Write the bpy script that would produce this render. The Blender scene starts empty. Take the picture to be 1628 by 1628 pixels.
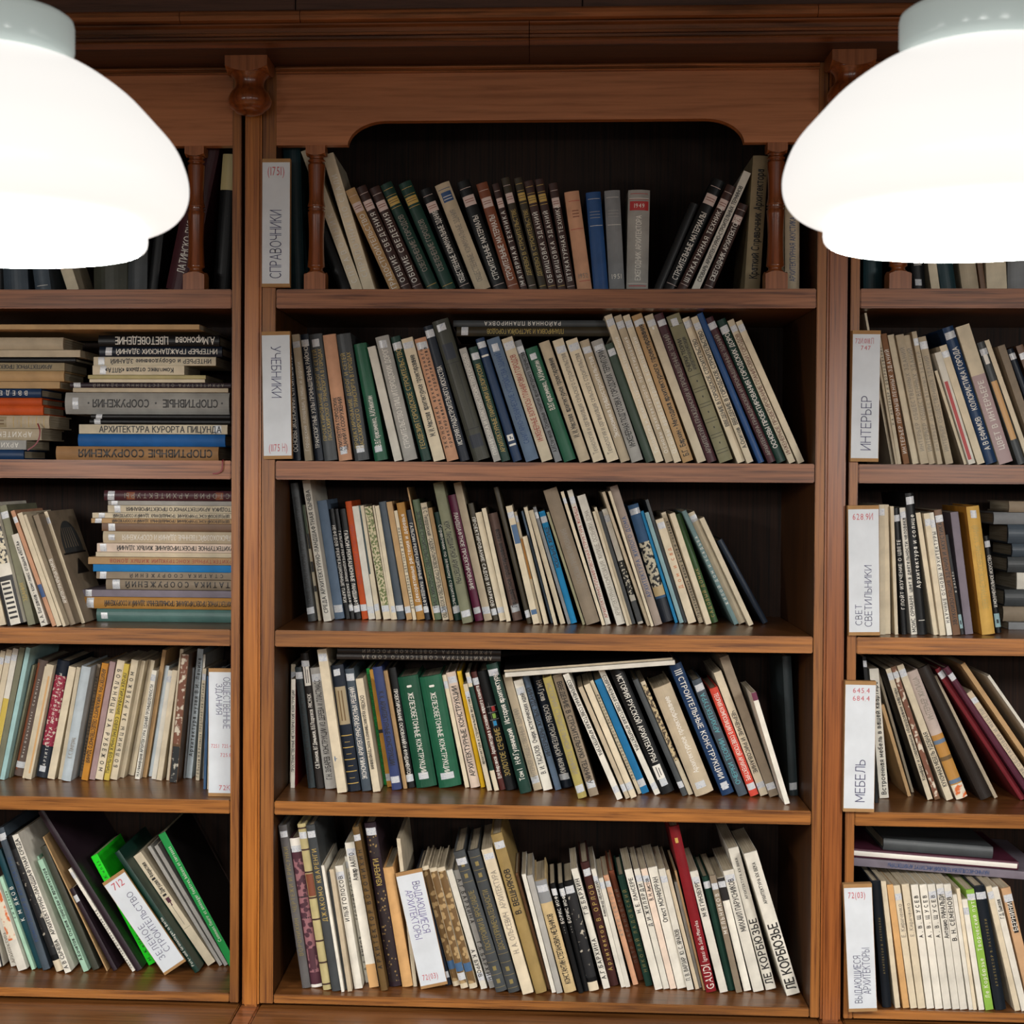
import bpy, bmesh, math, random
from mathutils import Matrix, Vector

# ---------------------------------------------------------------- camera
SC = bpy.context.scene
COL = SC.collection
H0 = 1.65                                   # eye height; shelf heights below are given relative to it
cam_data = bpy.data.cameras.new('camera')
cam = bpy.data.objects.new('camera', cam_data); COL.objects.link(cam)
YAW, PITCH, ROLL = -0.05695, -0.01671, -0.00583
def cam_axes():
    cy, sy, cp, sp, cr, sr = math.cos(YAW), math.sin(YAW), math.cos(PITCH), math.sin(PITCH), math.cos(ROLL), math.sin(ROLL)
    fw = Vector((sy*cp, cy*cp, sp)); rt = Vector((cy, -sy, 0)); dn = fw.cross(rt)
    return rt*cr + dn*sr, -rt*sr + dn*cr, fw
rt, dn, fw = cam_axes()
M = Matrix.Identity(4)
for i in range(3):
    M[i][0], M[i][1], M[i][2] = rt[i], -dn[i], -fw[i]
M.translation = Vector((-0.00695, -2.58324, H0))
cam.matrix_world = M
cam_data.sensor_width = 36; cam_data.sensor_fit = 'HORIZONTAL'; cam_data.lens = 53.07
cam_data.shift_x = (814 - 718.46)/1628; cam_data.shift_y = (786.73 - 814)/1628
cam_data.clip_start = .05
cam_data.dof.use_dof = True; cam_data.dof.focus_distance = 2.62; cam_data.dof.aperture_fstop = 13
SC.camera = cam

# ---------------------------------------------------------------- light and exposure
SC.view_settings.view_transform = 'Standard'; SC.view_settings.look = 'None'
SC.view_settings.gamma = 1; SC.view_settings.use_curve_mapping = False
SC.view_settings.exposure = -0.04
world = bpy.data.worlds.new('world'); SC.world = world; world.use_nodes = True
world.node_tree.nodes['Background'].inputs[0].default_value = (.75, .74, .72, 1)
world.node_tree.nodes['Background'].inputs[1].default_value = 0.015
SHADE_E, BOTTOM_E = .90, 76.0              # the two pendant lamps in view: glass shade, open lower bowl
def area(name, loc, rot, size, power, color=(1, .965, .92), shape='DISK'):
    l = bpy.data.lights.new(name, 'AREA'); l.shape = shape; l.size = size; l.energy = power; l.color = color
    o = bpy.data.objects.new(name, l); COL.objects.link(o); o.location = loc; o.rotation_euler = rot; return o
# the further pendant lamps of the same rows, behind the camera
for i, (x, y) in enumerate([(-1.3, -1.75), (1.2, -1.7), (-.45, -3.3), (.45, -3.3), (-1.6, -3.4), (1.6, -3.4)]):
    area('pendant_light', (x, y, H0 + .17), (math.radians(15), 0, 0), .34, 32.0 if y > -2 else 15.0)
    p = bpy.data.lights.new('pendant_glow', 'POINT'); p.energy = 3.0; p.shadow_soft_size = .16; p.color = (1, .975, .94)
    po = bpy.data.objects.new('pendant_glow', p); COL.objects.link(po); po.location = (x, y, H0 + .26)
# soft cool fill light, added far behind the camera
area('cool_fill_light', (0.3, -5.5, 1.5), (math.radians(90), 0, 0), 3.0, 8.0, (.93, .96, 1.0), 'SQUARE')

# ---------------------------------------------------------------- materials
def lin(h):
    return tuple(((int(h[i:i+2], 16)/255+.055)/1.055)**2.4 if int(h[i:i+2], 16) > 10 else int(h[i:i+2], 16)/255/12.92 for i in (0, 2, 4)) + (1,)
def new_mat(name):
    m = bpy.data.materials.new(name); m.use_nodes = True
    nt = m.node_tree; b = nt.nodes['Principled BSDF']
    return m, nt, b
def N(nt, t, **k):
    n = nt.nodes.new(t)
    for a, v in k.items():
        if a.startswith('i_'): n.inputs[a[2:]].default_value = v
        else: setattr(n, a, v)
    return n
def ramp(nt, stops):
    r = nt.nodes.new('ShaderNodeValToRGB'); e = r.color_ramp.elements
    e[0].position, e[0].color = stops[0]; e[1].position, e[1].color = stops[-1]
    for p, c in stops[1:-1]:
        q = e.new(p); q.color = c
    return r
def wood(name, light, dark, axis, rough=.42, coat=.25, grain=1.0, knots=.25, bump=.25):
    m, nt, b = new_mat(name); L = nt.links.new; b.inputs['Specular IOR Level'].default_value = .35
    tc = N(nt, 'ShaderNodeTexCoord'); mp = N(nt, 'ShaderNodeMapping')
    s = [150*grain]*3; s['XYZ'.index(axis)] = 5.0; mp.inputs['Scale'].default_value = s
    L(tc.outputs['Object'], mp.inputs[0])
    n1 = N(nt, 'ShaderNodeTexNoise'); n1.inputs['Scale'].default_value = 1.0; n1.inputs['Detail'].default_value = 8; n1.inputs['Distortion'].default_value = .35; n1.inputs['Roughness'].default_value = .62
    L(mp.outputs[0], n1.inputs[0])
    mp2 = N(nt, 'ShaderNodeMapping'); s2 = [9]*3; s2['XYZ'.index(axis)] = 1.3; mp2.inputs['Scale'].default_value = s2
    L(tc.outputs['Object'], mp2.inputs[0])
    n2 = N(nt, 'ShaderNodeTexNoise'); n2.inputs['Scale'].default_value = 1.0; n2.inputs['Detail'].default_value = 3
    L(mp2.outputs[0], n2.inputs[0])
    r1 = ramp(nt, [(.34, lin(dark)), (.5, tuple((a*.35+b_*.65) for a, b_ in zip(lin(dark), lin(light)))), (.66, lin(light))]); L(n1.outputs[0], r1.inputs[0])
    r2 = ramp(nt, [(.3, (1-knots*1.6,)*3+(1,)), (.55, (1, 1, 1, 1))]); L(n2.outputs[0], r2.inputs[0])
    mx = N(nt, 'ShaderNodeMix', data_type='RGBA', blend_type='MULTIPLY'); mx.inputs[0].default_value = 1
    L(r1.outputs[0], mx.inputs[6]); L(r2.outputs[0], mx.inputs[7]); L(mx.outputs[2], b.inputs['Base Color'])
    b.inputs['Roughness'].default_value = rough; b.inputs['Coat Weight'].default_value = coat; b.inputs['Coat Roughness'].default_value = .3
    bp = N(nt, 'ShaderNodeBump'); bp.inputs['Strength'].default_value = bump; bp.inputs['Distance'].default_value = .001
    L(n1.outputs[0], bp.inputs['Height']); L(bp.outputs[0], b.inputs['Normal'])
    return m
W = dict(
    shelf=wood('shelf_edge_oak', 'b07234', '633812', 'X', .40, .25, 1.1, .30, .35),
    shelf_glare=wood('shelf_edge_open_oak_glare', 'a36b47', '5c3520', 'X', .5, .2, 1.3, .22, .4),  # open-grained oak; pinker tone paints in the lamp glare on the upper shelves
    shelf_top=wood('shelf_varnish', '7d4f28', '4e2e15', 'X', .32, .3, .9, .15),
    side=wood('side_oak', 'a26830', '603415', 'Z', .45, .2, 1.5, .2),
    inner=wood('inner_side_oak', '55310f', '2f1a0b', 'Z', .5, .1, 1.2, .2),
    pine=wood('pilaster_pine', 'bb7530', '8a4c1a', 'Z', .36, .35, 1.6, .12, .1),
    pine_r=wood('pilaster_stained_pine', '9a5a2a', '673514', 'Z', .34, .35, 1.6, .12, .1),
    pine_x=wood('valance_pine', 'bd7a4c', '9c6036', 'X', .4, .3, .8, .12, .1),
    dark_x=wood('cornice_stain', 'a8663a', '5e361b', 'X', .32, .4, .8, .45, .1),
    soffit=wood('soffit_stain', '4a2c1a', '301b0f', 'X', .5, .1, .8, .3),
    cab=wood('upper_cabinet_stain', '5b3c2e', '3a2419', 'X', .5, .15, .8, .3),
    turned=wood('turned_varnish', '8a4820', '5a2c12', 'Z', .16, .9, .7, .2, .05),
    block=wood('block_beech', '9c6038', '74421f', 'Z', .4, .2, 1.0, .1),
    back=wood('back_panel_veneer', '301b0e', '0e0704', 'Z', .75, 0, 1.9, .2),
    base=wood('base_oak', '86552b', '553214', 'X', .36, .3, .8, .2))

PAL = dict(white='dedacd', cream='d8cbb0', beige='bfb096', tan='b8966a', lightgrey='a3a19b', grey='85888a', darkgrey='45494b', slate='47525c',
    black='0c0e10', navy='121c2a', navyblue='1b3659', blue='20477a', royal='1f5fa0', azure='127fc4', cyan='1787bd', cyan2='156fa3', green='1e5a40',
    emerald='19523a', darkgreen='17392f', darkgreen2='36473a', brown='3d2823', maroon='46242a', peach='c99878', teal='1f3a40', rust='824a30', oliveb='3b3426',
    khaki='9c8d6e', slateblue='64788f', olived='3f4036', olive='8e8a6c', orange='c4501c', ochre='b58440', sage='5b6b51', sage2='84866c', magenta='64203f',
    mauve='765f56', taupe='8d7f6c', taupe2='a5968a', lightblue='8fb0b5', leafgreen='3d5c33', tealgrey='667f80', navyslate='232f3f', blackslate='2c3538',
    blackbrown='262220', ochre2='d0993f', indigo='34406a', yellow='e0b41c', redbrown='4f221c', khakiy='a89a5a', coral='d04a3a', grey2='5c5a5a', plum='51303a',
    bronze='6a5230', khaki3='97804f', buff='c9b183', maroonb='40211f', rustb='7b4530', deepred='7a1820', brownt='a37a50', tealgrey2='4a6b66',
    palecyan='9cc0bf', taupebrown='6a5a52', ochreo='c0832c', mauvepink='a78d8c', yellow2='c8b04c', petrol='163e48', neon='1fd31f', kelly='1f9a4a',
    brownw='8a5f3c', ochrey='cfa553', mauvecream='c2b2a8', darkbrown='2b2420', redmaroon='6f2129', plum2='4f2434', lime='84ad45', peachtan='c69f78',
    denim='3f6288', pinkcream='dcc8b6', straw='c0b381', tanpaper='d0a36c', mauvegrey='7d7580', blacknavy='141c24', brownl='6e4f36', brightgreen='25b152',
    iceblue='b9c5cb', mint='a3c9b0', olivegrey='7c7c66', darkplum='2c2028', k='1c1a1a', w='e6e2d8', g='b29a52', gd='857747', n='8b8377', r='a03a30', b='2b4a7a',
    br='6b3a28', o='cc7a48', c='58a0aa', gold='c0a050', labelpink='d2bdb5', redp='b02a2a', purple='5a4a92', rd='c05a62', ink='4d4d70', cardboard='b08a5c', card='dbe1e6')
NAME = dict(lightgrey='light grey', darkgrey='dark grey', slate='slate grey', navyblue='navy blue', royal='royal blue', azure='bright blue', cyan='bright blue',
    cyan2='bright blue', emerald='green', darkgreen='dark green', darkgreen2='dark green', brown='dark brown', teal='dark teal', oliveb='olive brown',
    slateblue='grey blue', olived='dark olive', sage='sage green', sage2='sage green', taupe2='taupe', lightblue='pale blue', leafgreen='leaf green',
    tealgrey='teal grey', navyslate='navy', blackslate='dark slate', blackbrown='brownish black', ochre2='ochre', redbrown='reddish brown',
    khakiy='yellowish khaki', grey2='grey', khaki3='khaki', maroonb='dark maroon', rustb='rust', deepred='deep red', brownt='light brown', tealgrey2='teal grey',
    palecyan='pale teal', taupebrown='taupe brown', ochreo='orange ochre', mauvepink='mauve', yellow2='mustard yellow', petrol='petrol blue', neon='vivid green',
    kelly='bright green', brownw='brown', ochrey='golden yellow', mauvecream='mauve cream', darkbrown='blackish brown', redmaroon='dark red', plum2='plum',
    lime='lime green', peachtan='tan', denim='denim blue', pinkcream='pinkish cream', tanpaper='tan', mauvegrey='mauve grey', blacknavy='black', brownl='brown',
    brightgreen='bright green', iceblue='icy blue', mint='mint green', olivegrey='olive grey', darkplum='dark plum', bronze='bronze brown', brocade='brocade patterned')
MC = {}
def cloth(key):
    """paper or cloth cover of one colour: per-book tint, faint stains and grain"""
    if key in MC: return MC[key]
    m, nt, b = new_mat('cover_' + key); L = nt.links.new
    c = lin(PAL[key])
    tc = N(nt, 'ShaderNodeTexCoord'); oi = N(nt, 'ShaderNodeObjectInfo')
    n1 = N(nt, 'ShaderNodeTexNoise'); n1.inputs['Scale'].default_value = 28; n1.inputs['Detail'].default_value = 5
    L(tc.outputs['Object'], n1.inputs[0])
    lo = tuple(v*.80 for v in c[:3]) + (1,); hi = tuple(min(1, v*1.08) for v in c[:3]) + (1,)
    r = ramp(nt, [(.28, lo), (.6, hi)]); L(n1.outputs[0], r.inputs[0])
    n3 = N(nt, 'ShaderNodeTexNoise'); n3.inputs['Scale'].default_value = 95; n3.inputs['Detail'].default_value = 8; n3.inputs['Roughness'].default_value = .75; L(tc.outputs['Object'], n3.inputs[0])
    dark_ = sum(c[:3]) < .35
    r3 = ramp(nt, [(.66 if dark_ else .64, (0, 0, 0, 1)), (.72, (.55, .55, .55, 1))]); L(n3.outputs[0], r3.inputs[0])
    sc = N(nt, 'ShaderNodeMix', data_type='RGBA'); L(r3.outputs[0], sc.inputs[0]); L(r.outputs[0], sc.inputs[6]); sc.inputs[7].default_value = lin('8a857a') if dark_ else tuple(v*.55 for v in c[:3])+(1,)
    hs = N(nt, 'ShaderNodeHueSaturation'); L(sc.outputs[2], hs.inputs['Color'])
    mr = N(nt, 'ShaderNodeMapRange'); mr.inputs[3].default_value = .88; mr.inputs[4].default_value = 1.08
    L(oi.outputs['Random'], mr.inputs[0]); L(mr.outputs[0], hs.inputs['Value'])
    L(hs.outputs[0], b.inputs['Base Color'])
    b.inputs['Roughness'].default_value = .62 if sum(c[:3]) > .35 else .42
    b.inputs['Specular IOR Level'].default_value = .3
    n2 = N(nt, 'ShaderNodeTexNoise'); n2.inputs['Scale'].default_value = 900; L(tc.outputs['Object'], n2.inputs[0])
    bp = N(nt, 'ShaderNodeBump'); bp.inputs['Strength'].default_value = .15; bp.inputs['Distance'].default_value = .0004
    L(n2.outputs[0], bp.inputs['Height']); L(bp.outputs[0], b.inputs['Normal'])
    MC[key] = m; return m
def flat_mat(key, rough=.5):
    k = 'f_' + key
    if k not in MC:
        m, nt, b = new_mat('print_' + key); b.inputs['Base Color'].default_value = lin(PAL[key]); b.inputs['Roughness'].default_value = rough
        MC[k] = m
    return MC[k]
def pattern(key):
    k = 'p_' + key
    if k in MC: return MC[k]
    m, nt, b = new_mat('pattern_' + key); L = nt.links.new
    tc = N(nt, 'ShaderNodeTexCoord')
    spec = dict(floral=('n', 230, 'c9bd98', '5d6b34', .5), brocade=('v', 95, 'ab9064', '6d5330', .4), checker=('v', 260, 'e0dac8', '1c1c1a', .38), damask=('v', 150, '8a7146', '22171a', .26),
                photo=('n', 150, 'd8cfb4', '1b1e22', .52), photo2=('n', 170, 'c6b288', '4a3a28', .5), ornate=('v', 110, '4a2a36', '93646a', .5), worn=('n', 120, '15171a', 'b9b2a2', .66),
                orangepic=('n', 60, 'e0d6c0', 'd2682e', .52), redpic=('n', 200, '8f1d3a', 'd4c6b8', .6), torn=('n', 90, '7a4a34', 'd8cdb8', .55), greytorn=('n', 80, '1d2022', 'c8c2b2', .6))[key]
    t = N(nt, 'ShaderNodeTexNoise' if spec[0] == 'n' else 'ShaderNodeTexVoronoi'); t.inputs['Scale'].default_value = spec[1]
    L(tc.outputs['Object'], t.inputs[0])
    r = ramp(nt, [(spec[4]-.04, lin(spec[2])), (spec[4]+.04, lin(spec[3]))]); L(t.outputs[0], r.inputs[0]); L(r.outputs[0], b.inputs['Base Color'])
    b.inputs['Roughness'].default_value = .55; MC[k] = m; return m
PATS = ('floral', 'brocade', 'checker', 'damask', 'photo', 'photo2', 'ornate', 'worn', 'orangepic', 'redpic', 'torn', 'greytorn')
def pmat(key): return pattern(key) if key in PATS else flat_mat(key)
def paper_mat():
    m, nt, b = new_mat('page_edges'); L = nt.links.new
    tc = N(nt, 'ShaderNodeTexCoord'); mp = N(nt, 'ShaderNodeMapping'); mp.inputs['Scale'].default_value = (1400, 8, 8)
    L(tc.outputs['Object'], mp.inputs[0]); n = N(nt, 'ShaderNodeTexNoise'); n.inputs['Scale'].default_value = 1; L(mp.outputs[0], n.inputs[0])
    r = ramp(nt, [(.35, lin('8d8069')), (.6, lin('b8ac94'))]); L(n.outputs[0], r.inputs[0]); L(r.outputs[0], b.inputs['Base Color'])
    b.inputs['Roughness'].default_value = .8; return m
PAPER = paper_mat()
def label_mat():
    m, nt, b = new_mat('call_label_paper'); L = nt.links.new
    tc = N(nt, 'ShaderNodeTexCoord'); n = N(nt, 'ShaderNodeTexNoise'); n.inputs['Scale'].default_value = 420; n.inputs['Detail'].default_value = 2
    L(tc.outputs['Object'], n.inputs[0])
    r = ramp(nt, [(.34, lin('a9b0c0')), (.43, lin('c4c8cc')), (.6, lin('cccecf'))]); L(n.outputs[0], r.inputs[0]); L(r.outputs[0], b.inputs['Base Color'])
    b.inputs['Roughness'].default_value = .3; return m
LABEL = label_mat()

# ---------------------------------------------------------------- mesh helpers
def mesh(name, vs, fs, mats, idx=None, parent=None, smooth=False):
    me = bpy.data.meshes.new(name); me.from_pydata(vs, [], fs)
    for m in (mats if isinstance(mats, (list, tuple)) else [mats]): me.materials.append(m)
    if idx: me.polygons.foreach_set('material_index', idx)
    if smooth: me.polygons.foreach_set('use_smooth', [True]*len(me.polygons))
    o = bpy.data.objects.new(name, me); COL.objects.link(o)
    if parent: o.parent = parent
    return o
def fix_normals(o):
    bm = bmesh.new(); bm.from_mesh(o.data); bmesh.ops.recalc_face_normals(bm, faces=bm.faces); bm.to_mesh(o.data); bm.free(); return o
def box(name, x0, x1, y0, y1, z0, z1, m, parent=None, bev=.0012, top=None):
    bm = bmesh.new(); bmesh.ops.create_cube(bm, size=1)
    cx, cy, cz = (x0+x1)/2, (y0+y1)/2, (z0+z1)/2
    for v in bm.verts: v.co = Vector((v.co.x*(x1-x0), v.co.y*(y1-y0), v.co.z*(z1-z0)))
    if bev: bmesh.ops.bevel(bm, geom=bm.edges[:], offset=bev, segments=2, affect='EDGES')
    me = bpy.data.meshes.new(name); me.materials.append(m)
    if top:
        me.materials.append(top)
        for f in bm.faces:
            if abs(f.normal.z) > .9: f.material_index = 1
    for v in bm.verts: v.co += Vector((cx, cy, cz))
    bm.to_mesh(me); bm.free()
    o = bpy.data.objects.new(name, me); COL.objects.link(o)
    if parent: o.parent = parent
    return o
def prism_x(name, prof, x0, x1, m, parent=None, smooth=False):
    """profile of (y,z) points extruded along X"""
    n = len(prof); vs = [(x0, y, z) for y, z in prof] + [(x1, y, z) for y, z in prof]
    fs = [(i, (i+1) % n, n+(i+1) % n, n+i) for i in range(n)] + [tuple(range(n))[::-1], tuple(range(n, 2*n))]
    return fix_normals(mesh(name, vs, fs, m, parent=parent, smooth=False))
def lathe(name, prof, m, parent=None, seg=40, loc=(0, 0, 0), smooth=True):
    vs, fs = [], []
    for r, z in prof:
        for k in range(seg):
            a = 2*math.pi*k/seg; vs.append((r*math.cos(a), r*math.sin(a), z))
    for i in range(len(prof)-1):
        for k in range(seg):
            fs.append((i*seg+k, i*seg+(k+1) % seg, (i+1)*seg+(k+1) % seg, (i+1)*seg+k))
    fs.append(tuple(range(seg))[::-1]); fs.append(tuple((len(prof)-1)*seg+k for k in range(seg)))
    o = mesh(name, vs, fs, m, parent=parent, smooth=smooth); fix_normals(o); o.location = loc; return o
def smooth_prof(pts, n=6):
    out = []
    for i in range(len(pts)-1):
        p0 = pts[max(i-1, 0)]; p1 = pts[i]; p2 = pts[i+1]; p3 = pts[min(i+2, len(pts)-1)]
        for k in range(n):
            t = k/n
            out.append(tuple(.5*((2*p1[j]) + (-p0[j]+p2[j])*t + (2*p0[j]-5*p1[j]+4*p2[j]-p3[j])*t*t + (-p0[j]+3*p1[j]-3*p2[j]+p3[j])*t**3) for j in (0, 1)))
    out.append(pts[-1]); return out
def empty(name, loc=(0, 0, 0)):
    o = bpy.data.objects.new(name, None); COL.objects.link(o); o.location = loc; o.empty_display_size = .05; return o
def tag(o, label, cat, group=None):
    o['label'] = label; o['category'] = cat
    if group: o['group'] = group
    return o
def struct(o): o['kind'] = 'structure'; return o

# ---------------------------------------------------------------- the room
def plain(name, hexc, rough=.7, scale=3):
    m, nt, b = new_mat(name); L = nt.links.new
    tc = N(nt, 'ShaderNodeTexCoord'); n = N(nt, 'ShaderNodeTexNoise'); n.inputs['Scale'].default_value = scale; n.inputs['Detail'].default_value = 6
    L(tc.outputs['Object'], n.inputs[0]); c = lin(hexc)
    r = ramp(nt, [(.3, tuple(v*.85 for v in c[:3])+(1,)), (.7, c)]); L(n.outputs[0], r.inputs[0]); L(r.outputs[0], b.inputs['Base Color'])
    b.inputs['Roughness'].default_value = rough; return m
struct(box('floor', -3, 3, -6, .42, -.05, 0, wood('floor_oak', '8a6238', '5c3c1e', 'X', .4, .2, .3, .2), bev=0))
struct(box('ceiling', -3, 3, -6, .42, 3.3, 3.35, plain('ceiling_plaster', 'cfc8ba'), bev=0))
struct(box('wall_back', -3, 3, .375, .42, 0, 3.3, plain('wall_plaster', 'a89a84'), bev=0))

# ---------------------------------------------------------------- bookcases
Z5 = [0.30918, 0.01322, -0.27943, -0.57623, -0.91296]
TH = [.033, .032, .0285, .0235, .0155]
DEPTH = .353
CASES = dict(l=(-1.454, -.5362, .0153, .0153, 'left'), m=(-.4605, .4610, .0230, .0155, 'middle'), r=(.5322, 1.4532, .0150, .0150, 'right'))
def arch_valance(x0, x1, parent):
    zt, zm, zb = H0+.677, H0+.5965, H0+.556
    pts = [(x0, zt), (x0, zb), (x0+.1235, zb)]
    a0 = (x0+.1235, zb); a1 = (x0+.190, zm)
    for k in range(1, 13):
        t = math.pi/2*k/12
        pts.append((a0[0] + (a1[0]-a0[0])*(1-math.cos(t))*.9 + (a1[0]-a0[0])*.1*k/12, a0[1] + (a1[1]-a0[1])*math.sin(t)))
    m = [(x0+x1-px, pz) for px, pz in pts[2:]][::-1]
    pts += m + [(x1, zb), (x1, zt)]
    n = len(pts); vs = [(px, .002, pz) for px, pz in pts] + [(px, .022, pz) for px, pz in pts]
    # strip faces: top edge against lower outline, so the face stays clean
    fs = [(i, (i+1) % n, n+(i+1) % n, n+i) for i in range(n)] + [tuple(range(n)), tuple(range(n, 2*n))[::-1]]
    return fix_normals(mesh('valance', vs, fs, W['pine_x'], parent=parent))
BAL = smooth_prof([(.0150, .0), (.0120, -.0035), (.0155, -.0075), (.0120, -.0105), (.0148, -.014), (.0148, -.020), (.0130, -.060), (.0133, -.075), (.0152, -.0845)], 3) + \
      [(.0155, -.086), (.0120, -.0875), (.0155, -.0905), (.0125, -.093), (.0152, -.0955)] + \
      smooth_prof([(.0150, -.0975), (.0136, -.120), (.0130, -.145), (.0138, -.170), (.0150, -.188)], 4)[1:] + [(.0155, -.190), (.0115, -.193), (.0118, -.197), (.0150, -.1995), (.0120, -.203)]
def round_block(name, cx, cy, half, z0, z1, up, m, parent):
    """square block whose one end is cut to a shallow dome on each face"""
    n = 9; vs = []; top = []
    pts = []
    for k in range(n): 
        u = -1+2*k/(n-1); pts.append((u*half, (1-u*u)*half*.27))
    grid = []
    zf = (z1-half*.27) if up else (z0+half*.27)
    for i in range(n):
        for j in range(n):
            u, v = pts[i][0], pts[j][0]; e = min(pts[i][1], 9)*.5 + pts[j][1]*.5
            if i in (0, n-1): e = pts[j][1]
            if j in (0, n-1): e = pts[i][1]
            grid.append((cx+u, cy+v, zf + (e if up else -e)))
    base = [(cx+x*half, cy+y*half, z0 if up else z1) for x, y in ((-1, -1), (1, -1), (1, 1), (-1, 1))]
    vs = grid + base; b = n*n
    fs = [(i*n+j, (i+1)*n+j, (i+1)*n+j+1, i*n+j+1) for i in range(n-1) for j in range(n-1)]
    fs.append((b, b+1, b+2, b+3))
    fs.append(tuple([b] + [i*n for i in range(n)] + [b+1])); fs.append(tuple([b+3] + [i*n+n-1 for i in range(n)] + [b+2]))
    fs.append(tuple([b] + list(range(n)) + [b+3])); fs.append(tuple([b+1] + [(n-1)*n+j for j in range(n)] + [b+2]))
    return fix_normals(mesh(name, vs, fs, m, parent=parent))
for key, (x0, x1, tl, tr, side) in CASES.items():
    bc = tag(empty('bookcase', ((x0+x1)/2, 0, 0)), {'l': 'varnished brown wooden bookcase left of the middle one, with lying book stacks',
        'm': 'varnished brown wooden bookcase in the middle, its arched valance wholly visible', 'r': 'varnished brown wooden bookcase at the right, partly behind the right lamp'}[key],
        'bookcase', 'built-in bookcases along the wall')
    ox = (x0+x1)/2
    parts = []
    for i, z in enumerate(Z5):
        parts.append(box('shelf', x0+.001, x1-.001, .0015, DEPTH, H0+z-TH[i], H0+z, W['shelf_glare' if i < 2 else 'shelf'], bev=.0015, top=W['shelf_top']))
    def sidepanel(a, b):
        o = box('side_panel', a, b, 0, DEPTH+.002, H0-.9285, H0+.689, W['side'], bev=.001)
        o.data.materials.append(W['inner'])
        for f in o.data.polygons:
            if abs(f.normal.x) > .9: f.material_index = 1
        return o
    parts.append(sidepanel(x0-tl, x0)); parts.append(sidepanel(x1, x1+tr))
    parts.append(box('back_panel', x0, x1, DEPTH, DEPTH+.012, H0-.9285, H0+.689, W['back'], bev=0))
    parts.append(arch_valance(x0, x1, None))
    parts.append(box('top_panel', x0, x1, .022, DEPTH, H0+.672, H0+.689, W['inner'], bev=0))
    bead = [(.002, .677), (-.004, .6775), (-.0062, .6795), (-.004, .6815), (-.0035, .683), (-.006, .6845), (-.007, .6865), (-.005, .689), (.002, .689)]
    parts.append(prism_x('bead_moulding', [(y, H0+z) for y, z in bead], x0, x1, W['dark_x']))
    for bx in (x0+.0675, x1-.0675):
        b = lathe('baluster', [(r, z) for r, z in BAL], W['turned'], loc=(bx, .020, H0+.5395), seg=28)
        t = round_block('upper_block', 0, 0, .0168, .0, .0165, False, W['block'], b)
        d = round_block('lower_block', 0, 0, .0185, -.2303, -.2000, True, W['block'], b)
        parts.append(b)
    for p in parts:
        p.parent = bc; p.location.x -= ox
# pilasters between the cases
for a, b, w in ((-.5140, -.4848, 'left'), (.4776, .5116, 'right')):
    bm_o = box('pilaster', a, b, -.004, .34, H0-.934, H0+.689, W['pine' if w == 'left' else 'pine_r'], bev=.004)
    tag(bm_o, ('flat orange pine pilaster strip at the left of the middle bookcase' if w == 'left' else 'darker reddish pine pilaster strip at the right of the middle bookcase'), 'pilaster', 'pilaster strips between bookcases')
# upper part of the wall unit: cornice with its joints
def xs(l): return list(zip(l[:-1], l[1:]))
cor = tag(empty('cornice'), 'dark stained stepped cornice running above all the bookcases', 'cornice')
P0 = -.146
crown = [(P0+.03, .7195), (P0-.002, .7200), (P0-.011, .7235), (P0-.015, .7295), (P0-.013, .7360), (P0-.006, .7405), (P0+.001, .7425), (P0+.03, .7425)]
fascia = [(P0+.03, .7005), (P0-.003, .7008), (P0-.0025, .7045), (P0+.0015, .7065), (P0+.0015, .7135), (P0-.005, .7165), (P0-.005, .7190), (P0+.03, .7190)]
lower = [(P0+.03, .6900), (P0-.001, .6900), (P0-.003, .6915), (P0-.001, .6940), (P0+.003, .6960), (P0+.003, .7000), (P0+.03, .7000)]
for a, b in xs([-1.75, -.591, -.395, .43, 1.75]): prism_x('crown_moulding', [(y, H0+z) for y, z in crown], a+.0005, b-.0005, W['dark_x'], cor)
for a, b in xs([-1.75, -.026, 1.75]):
    prism_x('fascia_moulding', [(y, H0+z) for y, z in fascia], a+.0006, b-.0006, W['dark_x'], cor)
    prism_x('lower_moulding', [(y, H0+z) for y, z in lower], a+.0006, b-.0006, W['dark_x'], cor)
    box('soffit_board', a+.0004, b-.0004, P0+.03, .372, H0+.6892, H0+.700, W['soffit'], cor, bev=0)
upc = tag(empty('upper_cabinet'), 'dark brown cabinet bottom edge above the cornice at picture top', 'cabinet')
for a, b in xs([-1.75, -.405, .059, 1.75]): box('rail_board', a+.001, b-.001, P0+.004, P0+.024, H0+.7428, H0+.86, W['cab'], upc)
box('carcass', -1.75, 1.75, P0+.026, .372, H0+.7428, H0+1.3, W['cab'], upc, bev=0)
# turned drops under the cornice
DROP = smooth_prof([(.0330, 0), (.0320, -.005), (.0262, -.012), (.0238, -.020), (.0250, -.027), (.0318, -.035), (.0358, -.044), (.0364, -.051), (.0330, -.0585), (.0260, -.064), (.0220, -.068), (.010, -.072)], 5)
for x, w in ((-.4979, 'left'), (.5030, 'right')):
    o = lathe('turned_drop', DROP, W['turned'], loc=(x, -.044, H0+.6690), seg=48)
    round_block('mounting_block', 0, 0, .0355, -.0060, .0200, False, W['block'], o)
    tag(o, 'turned dark wood drop ornament under the cornice above the %s pilaster' % w, 'ornament', 'turned drops under the cornice')
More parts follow.
